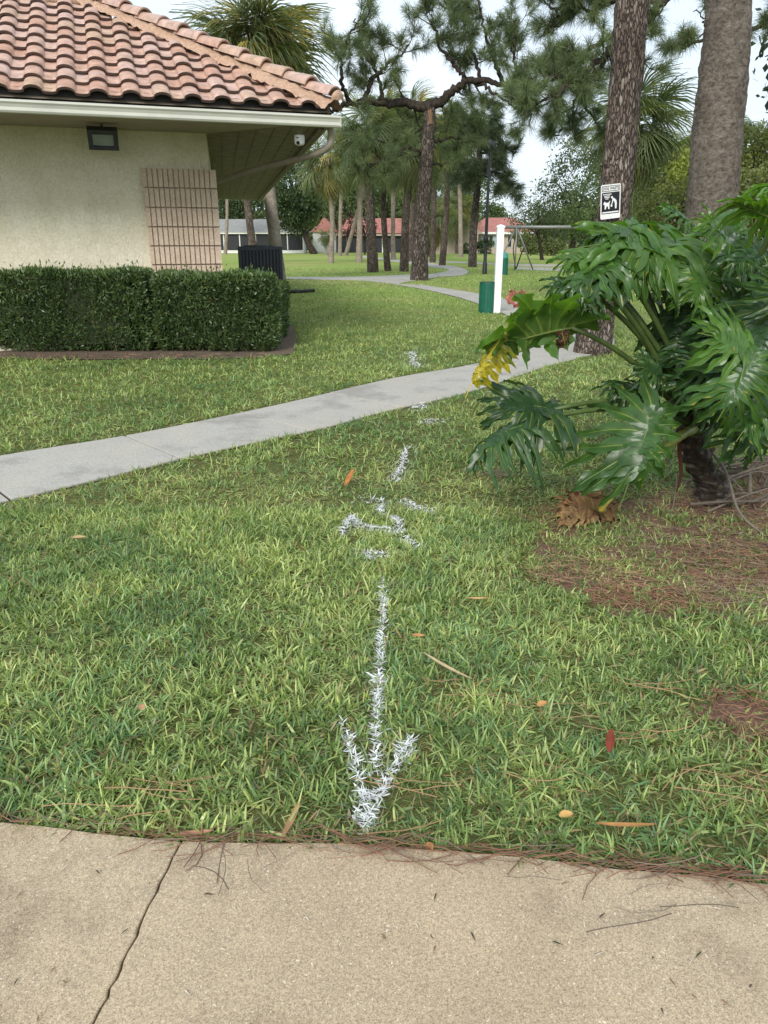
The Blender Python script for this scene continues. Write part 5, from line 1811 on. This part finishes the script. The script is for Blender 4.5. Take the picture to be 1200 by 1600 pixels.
Y0 = gp(655, 438).y
pb = gp(655, 438)
Q = lambda x, y, dy=0: P(x, y, Y0 + dy)
limbs = [
    ([Q(670, 168), Q(640, 163), Q(600, 161, -.3), Q(560, 158, -.6), Q(530, 168, -.8), Q(505, 178, -1)], .20, 3),
    ([Q(566, 158, -.5), Q(580, 128, -.4), Q(600, 106, -.3), Q(622, 88, -.2), Q(640, 70)], .10, 9),
    ([Q(545, 158, -.6), Q(534, 130, -.9), Q(533, 95, -1), Q(545, 60, -1), Q(555, 30, -1)], .09, 10),
    ([Q(600, 160, -.3), Q(590, 120, .6), Q(570, 80, 1), Q(560, 40, 1.2), Q(575, 5, 1.3)], .08, 9),
    ([Q(672, 168), Q(698, 152), Q(718, 133, -.2), Q(745, 126, -.5), Q(785, 131, -.9), Q(815, 140, -1)], .20, 4),
    ([Q(728, 126, -.3), Q(712, 104, -.5), Q(695, 85, -.7), Q(680, 50, -.8), Q(676, 20, -.8)], .09, 11),
    ([Q(750, 127, -.5), Q(742, 90, -.3), Q(728, 50, 0), Q(720, 10, .2)], .08, 10),
    ([Q(787, 131, -.9), Q(772, 95, -.8), Q(760, 60, -.7), Q(752, 22, -.6), Q(750, -10, -.5)], .09, 10),
    ([Q(800, 134, -1), Q(806, 110, -1.2), Q(800, 70, -1.4), Q(812, 30, -1.5)], .08, 9),
    ([Q(745, 128, -.4), Q(770, 145, -1), Q(800, 165, -1.6), Q(815, 178, -2)], .07, 6),
    ([Q(668, 235), Q(640, 245, .6), Q(605, 225, 1.2), Q(585, 215, 1.5)], .07, 6),
    ([Q(664, 240), Q(635, 232, -.6), Q(600, 248, -1.2), Q(575, 262, -1.4), Q(560, 268, -1.4)], .07, 9),
    ([Q(670, 195), Q(650, 205, .8), Q(625, 200, 1.4)], .06, 5),
    ([Q(666, 225), Q(700, 215, .6), Q(730, 220, 1), Q(765, 225, 1.2)], .07, 6),
    ([Q(663, 255), Q(690, 258, 1), Q(712, 255, 1.6)], .05, 4),
]
pine('big pine with a long level bough and an orange scar on its trunk', 3, [pb + Vector((0, 0, -.1)), Q(657, 380), Q(663, 290), Q(669, 220), Q(672, 168)], [.40, .32, .29, .26, .24, .20], limbs, .40, 8, 40, .0095, (.7, 2.0))
m = MB(); V = []
for i in range(6):
    for j in range(5):
        V.append(Q(668 + j * 1.5 + .3 * i - .5 * (i - 3) * (j % 2), 172 + i * 4.6) + Vector((0, -.275 + .02 * abs(j - 2), 0)))
m.add(V, np.array([(i * 5 + j, i * 5 + j + 1, i * 5 + j + 6, i * 5 + j + 5) for i in range(5) for j in range(4)]), (.19, .115, .075))
o = m.obj('bark_scar', M['vcol'], bpy.data.objects['pine_tree'], True)

b = gp(738, 417); Q3 = lambda x, y, dy=0: P(x, y, b.y + dy)
pine('pine with dense dark hanging foliage above the lamp post', 5, [b + Vector((0, 0, -.1)), Q3(740, 360), Q3(746, 290), Q3(750, 225), Q3(752, 200)], [.28, .24, .21, .16, .1],
     [([Q3(748, 250), Q3(720, 250), Q3(700, 265, -1)], .07, 9), ([Q3(748, 240), Q3(775, 240), Q3(800, 255, -1)], .07, 10), ([Q3(750, 220), Q3(730, 205, 1), Q3(705, 205, 1)], .07, 9), ([Q3(750, 215), Q3(775, 205, -1), Q3(795, 215, -2)], .07, 9),
      ([Q3(748, 262), Q3(765, 280, -1.5), Q3(790, 290, -2)], .06, 9), ([Q3(748, 262), Q3(730, 270, -1.5), Q3(725, 290, -2)], .06, 8), ([Q3(751, 205), Q3(752, 190, -1), Q3(760, 180, -1)], .06, 7), ([Q3(749, 245), Q3(760, 262, -2), Q3(765, 300, -3)], .06, 9)],
     .5, 8, 40, .016, (.8, 1.9), cols=((.035, .055, .03), (.085, .11, .05)), up=-.05)

Y2 = 19.0
Q2 = lambda x, y, dy=0: P(x, y, Y2 + dy)
tb = Vector((P(1290, 300, Y2).x, Y2, 0))
pine('pine reaching in from the right above the palm trunks', 6, [tb + Vector((0, 0, -.1)), Vector((tb.x, Y2, 4)), Vector((tb.x - .2, Y2, 8)), Vector((tb.x - .4, Y2, 12))], [.3, .26, .2, .12],
     [([Q2(1290, -120), Q2(1150, -50), Q2(1040, 0), Q2(1008, 35), Q2(955, 75, -.3), Q2(915, 108, -.5), Q2(880, 118, -.6), Q2(850, 128, -.8)], .12, 22),
      ([Q2(1008, 35), Q2(960, 55, .4), Q2(920, 75, .8), Q2(880, 100, 1.2), Q2(850, 115, 1.4), Q2(820, 125, 1.5)], .07, 18),
      ([Q2(955, 76, -.3), Q2(935, 110, .2), Q2(905, 150, .4), Q2(880, 180, .5), Q2(870, 215, .5)], .06, 16),
      ([Q2(1040, 0), Q2(980, 5, .6), Q2(930, 10, 1), Q2(890, 28, 1.3), Q2(850, 50, 1.4)], .06, 17),
      ([Q2(915, 108, -.5), Q2(880, 140, -.9), Q2(840, 160, -1.2), Q2(800, 150, -1.3)], .05, 13),
      ([Q2(880, 30, 1.3), Q2(860, 10, 1), Q2(845, -25, 1)], .04, 9),
      ([Q2(960, 0, 1), Q2(920, -20, 1), Q2(870, -30, 1)], .05, 10),
      ([Q2(905, 150, .4), Q2(930, 190, .8), Q2(950, 215, 1)], .04, 9),
      ([Q2(955, 76, -.3), Q2(985, 95, -.5), Q2(1015, 90, -.6)], .04, 6),
      ([Q2(1290, 20), Q2(1200, 35), Q2(1110, 58), Q2(1075, 68), Q2(1045, 72)], .06, 7),
      ([Q2(1110, 58), Q2(1100, 35), Q2(1090, 12)], .03, 4),
      ([Q2(1290, 0), Q2(1230, 20), Q2(1190, 30)], .06, 9)],
     .30, 6, 38, .0065, (.35, 1.0), up=.15)


# ------------------------------------------------------------------ broadleaf trees and shrubs
def crown_leaves(mb, c, rad, nclump, per, leaf, rg, cols, flat=1.0, clump=.22, hollow=.55):
    c = np.array(c); rad = np.array(rad)
    d = rg.normal(0, 1, (nclump, 3)); d /= np.linalg.norm(d, axis=1)[:, None]
    rr = (hollow + (1 - hollow) * rg.random((nclump, 1)) ** .6)
    cc = c + d * rad * rr
    cs = rad.min() * clump * rg.uniform(.6, 1.5, (nclump, 1))
    tone = rg.random((nclump, 1))
    p = np.repeat(cc, per, 0) + rg.normal(0, 1, (nclump * per, 3)) * np.repeat(cs, per, 0) * np.array([1, 1, .7 * flat])
    n = len(p)
    dr = rg.normal(0, 1, (n, 3)); dr[:, 2] -= .3; dr /= np.linalg.norm(dr, axis=1)[:, None]
    s = np.cross(dr, rg.normal(0, 1, (n, 3))); s /= np.linalg.norm(s, axis=1)[:, None]
    L = leaf * rg.uniform(.7, 1.4, (n, 1)); w = L * .28
    V = np.stack([p, p + dr * L * .5 + s * w, p + dr * L, p + dr * L * .5 - s * w], 1).reshape(-1, 3)
    u = np.clip(np.repeat(tone, per, 0) * .6 + rg.random((n, 1)) * .5, 0, 1)
    col = np.array(cols[0]) * (1 - u) + np.array(cols[1]) * u
    mb.add(V, np.arange(n * 4).reshape(n, 4), np.repeat(col, 4, 0))
    return cc


GRN = ((.042, .075, .03), (.14, .195, .07)); DRK = ((.026, .048, .025), (.085, .12, .05)); LIM = ((.13, .18, .035), (.34, .38, .08)); OLV = ((.07, .095, .035), (.19, .21, .07)); PUR = ((.05, .02, .02), (.16, .07, .06))


def tree(label, cx, Y, zc, rad, trunk_h, seed, cols=GRN, nclump=80, per=60, leaf=.2, lean=0, name='broadleaf_tree', cat='tree', group='trees beyond the lawn', r=.2, clump=.22, hollow=.5, bmat='branch'):
    rg = np.random.default_rng(seed)
    X = (cx - 600) / FPX * Y / 1.06
    root = thing(name, label, cat, (X + lean, Y, 0), group)
    mb = MB()
    cc = crown_leaves(mb, (X, Y, zc), rad, nclump, per, leaf, rg, cols, 1, clump, hollow)
    mb.obj('crown', M['tree_leaf'], root, False, 'stuff')
    t = MB()
    top = Vector((X, Y, zc - rad[2] * .25))
    t.tube(smooth_path([Vector((X + lean, Y, -.1)), Vector((X + lean * .6, Y, trunk_h * .6)), top], 6), list(lerp_list([r * 1.2, r, r * .6], 13)), 9)
    t.obj('trunk', M[bmat], root, True)
    br = MB()
    for i in range(12):
        e = Vector(cc[int(rg.integers(len(cc)))])
        br.tube(smooth_path([top.lerp(Vector((X + lean * .5, Y, trunk_h * .7)), rg.random()), top.lerp(e, .5) + Vector((0, 0, .1 * rad[2])), e], 4), list(lerp_list([r * .45, r * .12], 9)), 6)
    br.obj('branch', M[bmat], root, True)
    return root


def zat(y, Y):
    return CAM_H + (HOR - y) / 1240 * Y


tree('dark spreading oak beside the grey roofed house', 463, 104, zat(306, 104), (3.4, 3.0, 4.7), 3, 1, DRK, 170, 90, .30, 2.4, r=.42)
tree('dark tree seen through the gap under the eave', 375, 128, zat(328, 128), (5.0, 3, 4.2), 3, 2, DRK, 110, 60, .36, -1, r=.3, hollow=.3)
tree('yellowish green tree beside the white gable house', 503, 130, zat(325, 130), (4.2, 3, 4.6), 3, 3, OLV, 90, 60, .4, r=.3)
tree('dark green tree behind the pink palm trunk', 545, 128, zat(325, 128), (5.0, 3, 5.2), 3, 4, GRN, 120, 70, .4, r=.3)
tree('tall dark tree behind the low porch house', 598, 135, zat(318, 135), (5.6, 4, 6.0), 3, 5, GRN, 150, 70, .42, r=.35)
tree('lime green tree glimpsed left of the big pine', 627, 140, zat(325, 140), (4, 3, 4.4), 3, 6, LIM, 80, 60, .42, r=.3)
tree('dark tree behind the salmon roof right of the big pine', 682, 138, zat(328, 138), (5.6, 3, 5.4), 3, 7, DRK, 120, 70, .42, r=.3)
tree('round dark tree behind the tan house roof', 730, 140, zat(325, 140), (5.4, 3, 5.4), 3, 8, GRN, 110, 70, .42, r=.3)
tree('small dark tree above the ridge left of the white post', 775, 140, zat(350, 140), (2.4, 2, 2.9), 2, 9, GRN, 60, 60, .4, r=.25)
tree('airy tall tree with gaps left of the sign trunk', 895, 62, zat(300, 62), (3.0, 2.6, 3.7), 2.4, 10, ((.028, .048, .02), (.085, .12, .045)), 120, 60, .19, r=.2, clump=.16, hollow=.35)
tree('airy lower tree leaning out over the swing frame', 838, 70, zat(348, 70), (2.4, 2, 2.1), 1.5, 11, ((.035, .055, .025), (.10, .13, .055)), 60, 50, .2, .6, r=.15, clump=.2, hollow=.3)
tree('mid green tree low behind the sign', 935, 55, zat(325, 55), (2.6, 2, 2.4), 1.5, 12, GRN, 90, 60, .17, r=.15)
tree('green tree mass between sign trunk and grey trunk', 1015, 48, zat(315, 48), (2.6, 2, 2.2), 1.5, 13, OLV, 90, 60, .17, r=.15)
tree('bright lime shrub left of the thick grey trunk', 1062, 26, zat(290, 26), (.75, .7, 1.0), 1, 14, LIM, 50, 50, .10, name='shrub', cat='shrub', r=.06)
tree('mixed green shrub under the lime one', 1045, 24, zat(335, 24), (1.2, .8, .9), .8, 15, OLV, 60, 60, .10, name='shrub', cat='shrub', r=.06)
tree('lime shrub right of the thick grey trunk', 1165, 22, zat(265, 22), (1.0, .8, .95), 1, 16, ((.06, .085, .025), (.2, .22, .055)), 70, 60, .09, name='shrub', cat='shrub', r=.06)
tree('olive shrub low at the right edge behind the plant', 1190, 18, zat(335, 18), (1.2, .8, .9), .8, 17, OLV, 80, 60, .09, name='shrub', cat='shrub', r=.06)
tree('dark glossy leaved tree at the upper right edge', 1210, 20, zat(110, 20), (.85, .8, 1.3), 3, 18, ((.015, .025, .02), (.05, .07, .05)), 34, 16, .19, name='broadleaf_tree', r=.06, clump=.3)
tree('distant green tree right of the tan house', 860, 120, zat(362, 120), (3.2, 2, 2.4), 2, 19, OLV, 60, 60, .36, r=.2)
tree('round yellow green shrub at the tan house corner', 830, 100, 1.3, (1.6, 1, 1.3), .6, 20, OLV, 40, 50, .25, name='shrub', cat='shrub', r=.08)
tree('low shrub in front of the tan house far right', 862, 92, 1.1, (1.6, 1, 1.1), .5, 21, OLV, 40, 50, .25, name='shrub', cat='shrub', r=.08)
tree('dark round shrub under the tan house window', 757, 104, .9, (1.2, .8, 1.0), .5, 22, DRK, 30, 50, .22, name='shrub', cat='shrub', r=.08)
tree('dark shrub against the tan house left wall', 730, 104, .6, (1.0, .8, .6), .3, 23, DRK, 24, 50, .22, name='shrub', cat='shrub', r=.06)
tree('purple leaved small tree before the porch house', 543, 100, zat(357, 100), (1.5, 1, 1.4), 1, 24, PUR, 18, 34, .26, r=.1, bmat='branch')
tree('purple leaved small tree beside the stout palm', 570, 98, zat(358, 98), (1.3, 1, 1.2), 1, 25, PUR, 16, 34, .26, r=.1, bmat='branch')
# far tree mass that reads as one
rg = np.random.default_rng(77)
mb = MB()
for i in range(46):
    X = -110 + i * 5.2 + rg.normal(0, 1.5); Yt = 165 + rg.normal(0, 6)
    pxx = 600 + X / Yt * 1.06 * FPX
    hgt = rg.uniform(8, 13) if pxx < 745 else (rg.uniform(3.5, 5.5) if pxx < 860 else rg.uniform(8, 12))
    crown_leaves(mb, (X, Yt, hgt * .5), (4.2, 3, hgt * .55), 46, 40, .75, rg, [GRN, DRK, OLV][int(rg.integers(3))], 1, .28, .3)
mb.obj('far_woodland', M['tree_leaf'], None, False, 'stuff')


# ------------------------------------------------------------------ far houses
def at_far(px_, Y):
    return (px_ - 600) / FPX * Y / 1.0630


def hbox(parent, name, mat, x0, x1, y0, y1, z0, z1):
    m = MB(); m.box((x0, y0, z0), (x1, y1, z1)); return m.obj(name, M[mat], parent)


def gable(parent, name, mat, x0, x1, y0, y1, z0, z1, axis='x', hip=0, th=.15):
    m = MB()
    if axis == 'x':
        ym = (y0 + y1) / 2
        V = [(x0, y0, z0), (x1, y0, z0), (x1 - hip, ym, z1), (x0 + hip, ym, z1), (x0, y1, z0), (x1, y1, z0)]
        F = [(0, 1, 2, 3), (5, 4, 3, 2), (1, 5, 2), (4, 0, 3), (0, 4, 5, 1)]
    else:
        xm = (x0 + x1) / 2
        V = [(x0, y0, z0), (x1, y0, z0), (xm, y0 + hip, z1), (xm, y1 - hip, z1), (x0, y1, z0), (x1, y1, z0)]
        F = [(0, 1, 2), (1, 5, 3, 2), (5, 4, 3), (4, 0, 2, 3), (0, 4, 5, 1)]
    m.add(V, F)
    return m.obj(name, M[mat], parent)


# left: grey roof, black screens
YL = 112.0
hl = thing('house', 'far house with grey roof and black screened porch left of the oak', 'house', (at_far(410, YL), YL, 0), 'houses across the park')
xa, xb = at_far(300, YL), at_far(474, YL)
hbox(hl, 'wall', 'white_wall', xa, xb - .3, YL + .4, YL + 8, 0, 2.6)
hbox(hl, 'base_wall', 'white_wall', xa, xb, YL - .02, YL + .35, 0, .38)
hbox(hl, 'fascia', 'white_wall', xa - .5, xb + .5, YL - .3, YL - .12, 2.55, 2.85)
gable(hl, 'roof', 'grey_roof', xa - .6, xb + .6, YL - .4, YL + 8.6, 2.8, 4.6, 'x', 3)
for k in range(7):
    x0 = xa + (xb - xa) * k / 7
    sc1 = hbox(hl, 'screen', 'black_screen', x0 + .08, x0 + (xb - xa) / 7 - .08, YL + .05, YL + .12, .455, 2.55)
    hbox(hl, 'post', 'white_wall', x0 - .07, x0 + .07, YL - .0, YL + .2, .455, 2.548)
hbox(hl, 'post', 'white_wall', xb - .1, xb + .06, YL - .0, YL + .2, .455, 2.548)

# middle: white gable and long porch
YM = 118.0
hm = thing('house', 'far white house with salmon roof and long dark porch behind the palms', 'house', (at_far(585, YM), YM, 0), 'houses across the park')
xa, xb = at_far(489, YM), at_far(524, YM)
hbox(hm, 'wall', 'white_wall', xa, xb, YM, YM + 7, 0, 3.0)
gw = MB(); xm = (xa + xb) / 2
gable(hm, 'roof', 'red_roof', xa - .3, xb + .3, YM - .3, YM + 7.3, 2.9, 4.9, 'y', .8)
hbox(hm, 'door', 'black_screen', xb - .7, xb - .25, YM - .08, YM - .02, 0, 2.1)
xc, xd = at_far(524, YM), at_far(690, YM)
hbox(hm, 'wall', 'white_wall', xc + .05, xd, YM + 2.2, YM + 9, 0, 2.7)
hbox(hm, 'fascia', 'tan_wall', xc + .1, xd + .4, YM - .2, YM - .02, 2.35, 2.7)
gable(hm, 'roof', 'red_roof', xc + .2, xd + .5, YM - .4, YM + 9.4, 2.72, 4.9, 'x', 1.5)
npn = 9
for k in range(npn):
    x0 = xc + (xd - xc) * k / npn
    hbox(hm, 'screen', 'black_screen', x0 + .12, x0 + (xd - xc) / npn - .08, YM + .3, YM + .38, .1, 2.34)
    hbox(hm, 'post', 'white_wall', x0 - .08, x0 + .10, YM + .2, YM + .45, 0, 2.345)
hbox(hm, 'post', 'white_wall', xd - .2, xd + .02, YM + .2, YM + .45, 0, 2.345)

# right: tan house
YR = 110.0
hr = thing('house', 'far tan house with salmon red roof right of the palms', 'house', (at_far(780, YR), YR, 0), 'houses across the park')
x0, x1, x2 = at_far(680, YR), at_far(745, YR), at_far(832, YR)
hbox(hr, 'wall', 'tan_wall', x0, x1 - .01, YR - 1.5, YR + 8, 0, 2.5)
gable(hr, 'gable_wall', 'tan_wall', x0 + 1.2, x1 + .8, YR - 1.45, YR + 7.0, 2.5, 4.3, 'y')
gable(hr, 'roof', 'red_roof', x0 - .5, x1 - 1.6, YR - 1.0, YR + 8.3, 2.65, 4.3, 'x', 2.0)
hbox(hr, 'wall', 'tan_wall', x1, x2, YR, YR + 9, 0, 2.55)
rf = gable(hr, 'roof', 'red_roof', x1 - 1.0, x2 + .6, YR - .6, YR + 9.6, 2.75, 4.75, 'x', 2.6)
hbox(hr, 'fascia', 'white_wall', x1 - .6, x2 + .6, YR - .66, YR - .5, 2.5, 2.78)
for pxw0, pxw1, mt in ((750, 760, 'window'), (764, 769, 'black_screen'), (769.5, 775, 'window'), (793, 799, 'black_screen'), (806, 820, 'black_screen')):
    w0, w1 = at_far(pxw0, YR), at_far(pxw1, YR)
    fr = hbox(hr, 'window', 'white_wall', w0 - .06, w1 + .06, YR - .06, YR - .01, .8, 2.3)
    hbox(fr, 'pane', mt, w0, w1, YR - .09, YR - .062, .86, 2.24)


# ------------------------------------------------------------------ park furniture
# white post
pp = gp(775.5, 489)
wp = thing('white_post', 'square white post beside the dark green bin', 'post', tuple(pp))
z1 = P(780, 356, pp.y).z
m = MB(); m.box((pp.x - .075, pp.y - .075, 0), (pp.x + .075, pp.y + .075, z1)); m.obj('shaft', M['white_paint'], wp)
m = MB(); m.loft([[(pp.x + sx * r_, pp.y + sy * r_, z) for sx, sy in ((-1, -1), (1, -1), (1, 1), (-1, 1))] for r_, z in ((.088, z1 + .001), (.088, z1 + .035), (.05, z1 + .055), (.004, z1 + .07))]); m.obj('cap', M['white_paint'], wp)

# green bins
def bin_(px_, py_, ztop_px, r, label, lid=None, bag=None):
    b = gp(px_, py_); zt = P(px_, ztop_px, b.y).z
    root = thing('trash_bin', label, 'bin', tuple(b), 'green bins in the park')
    m = MB()
    m.tube([b + Vector((0, 0, z)) for z in (0, .02, zt * .5, zt - .03, zt - .028, zt)], [r * .95, r * .97, r * .985, r, r * 1.05, r * 1.05], 28)
    m.obj('body', M['green'], root)
    for k in range(16):
        a = 2 * math.pi * k / 16
        m = MB(); c_ = b + Vector((math.cos(a) * r, math.sin(a) * r, 0))
        m.tube([c_ + Vector((0, 0, .04)), c_ + Vector((0, 0, zt - .05))], .009, 5); m.obj('rib', M['green'], root)
    if lid:
        m = MB(); m.tube([b + Vector((0, 0, z)) for z in (zt + .001, zt + .04, zt + lid * .8, zt + lid)], [r * .9, r * 1.0, r * .85, r * .5], 24); m.obj('lid', M['teal'], root)
    else:
        m = MB(); m.tube([b + Vector((0, 0, zt + .0005)), b + Vector((0, 0, zt + .012))], [r * .96, r * .94], 24); m.obj('liner', M['black'], root)
    return root


bin_(759.5, 489, 441, .165, 'dark green ribbed bin standing left of the white post')
bin_(787.5, 429.5, 404, .165, 'green bin with pale teal lid farther off behind the white post', .28)

# lamp post
lp = gp(757, 428.5)
l_ = thing('lamp_post', 'thin black lamp post beside the pine trunk', 'lamp post', tuple(lp))
zt = P(757, 235, lp.y).z
m = MB(); m.tube([lp + Vector((0, 0, z)) for z in (0, .05, .5, .55, 1.4, zt)], [.13, .12, .11, .085, .08, .06], 12); m.obj('pole', M['black'], l_, True)
m = MB(); m.tube([lp + Vector((0, 0, z)) for z in (1.45, 1.5, 1.75, 1.8)], [.08, .13, .13, .08], 12); m.obj('collar', M['black'], l_, True)
m = MB(); m.tube([lp + Vector((0, 0, zt + z)) for z in (0, .06, .35, .45)], [.07, .16, .2, .04], 12); m.obj('lantern', M['black'], l_, True)

# swing frame
ys = 44.0
sw = thing('swing_frame', 'grey metal swing frame behind the white post', 'swing set', (at_far(860, ys), ys, 0))
zb = zat(356.5, ys)
xl, xr = at_far(787, ys), at_far(948, ys)
m = MB(); m.tube([(xl, ys, zb), (xr, ys, zb)], .085, 10); m.obj('top_bar', M['grey_metal'], sw, True)
for xx in (at_far(806, ys), at_far(931, ys)):
    for s_ in (-1, 1):
        m = MB(); m.tube([(xx + s_ * .05, ys + .0, zb - .06), (xx + s_ * 1.15, ys + .5 * s_, 0)], .04, 8); m.obj('leg', M['grey_metal'], sw, True)
    m = MB(); m.tube([(xx, ys - .09, zb), (xx, ys - .1, 0)], .04, 8); m.obj('leg', M['grey_metal'], sw, True)
for xx in (at_far(866, ys), at_far(882, ys)):
    m = MB(); m.tube([(xx, ys, zb - .06), (xx, ys, .6)], .02, 6); m.obj('chain', M['wire'], sw)
m = MB(); m.box((at_far(864, ys), ys - .12, .56), (at_far(884, ys), ys + .12, .60)); m.obj('seat', M['black'], sw)

# leaning bare young trees by the frame
for (pts, lb) in (([(806, 421), (820, 385), (845, 352), (850, 345)], 'thin leaning sapling stem under the swing frame'),):
    rg = np.random.default_rng(3)
    root = thing('sapling', lb, 'sapling', tuple(gp(806, 421)))
    m = MB(); m.tube(smooth_path([P(x_, y_, gp(806, 421).y) for x_, y_ in pts], 5), .035, 7); m.obj('stem', M['branch'], root, True)
    m = MB(); m.tube(smooth_path([P(x_, y_, gp(806, 421).y) for x_, y_ in [(806, 421), (802, 390), (806, 365), (800, 352)]], 5), .03, 7); m.obj('stem', M['branch'], root, True)
    m = MB(); crown_leaves(m, tuple(P(812, 366, gp(806, 421).y)), (.5, .3, .35), 16, 16, .14, rg, OLV); m.obj('crown', M['tree_leaf'], root, False, 'stuff')

# power wires far off
wl = thing('power_lines', 'thin overhead power lines far away beyond the bins', 'power line', (at_far(800, 130), 130, 0))
for y_ in (292, 306, 322):
    m = MB(); m.tube([P(480, y_ - 4, 150), P(720, y_ + 2, 150), P(900, y_, 150), P(1150, y_ - 6, 150)], .022, 4); m.obj('wire', M['wire'], wl)
m = MB(); m.tube([Vector((at_far(1150, 150), 150, -.1)), P(1150, 270, 150)], .14, 8); m.obj('pole', M['branch'], wl)
m = MB(); m.tube([Vector((at_far(480, 150), 150, -.1)), P(480, 270, 150)], .14, 8); m.obj('pole', M['branch'], wl)
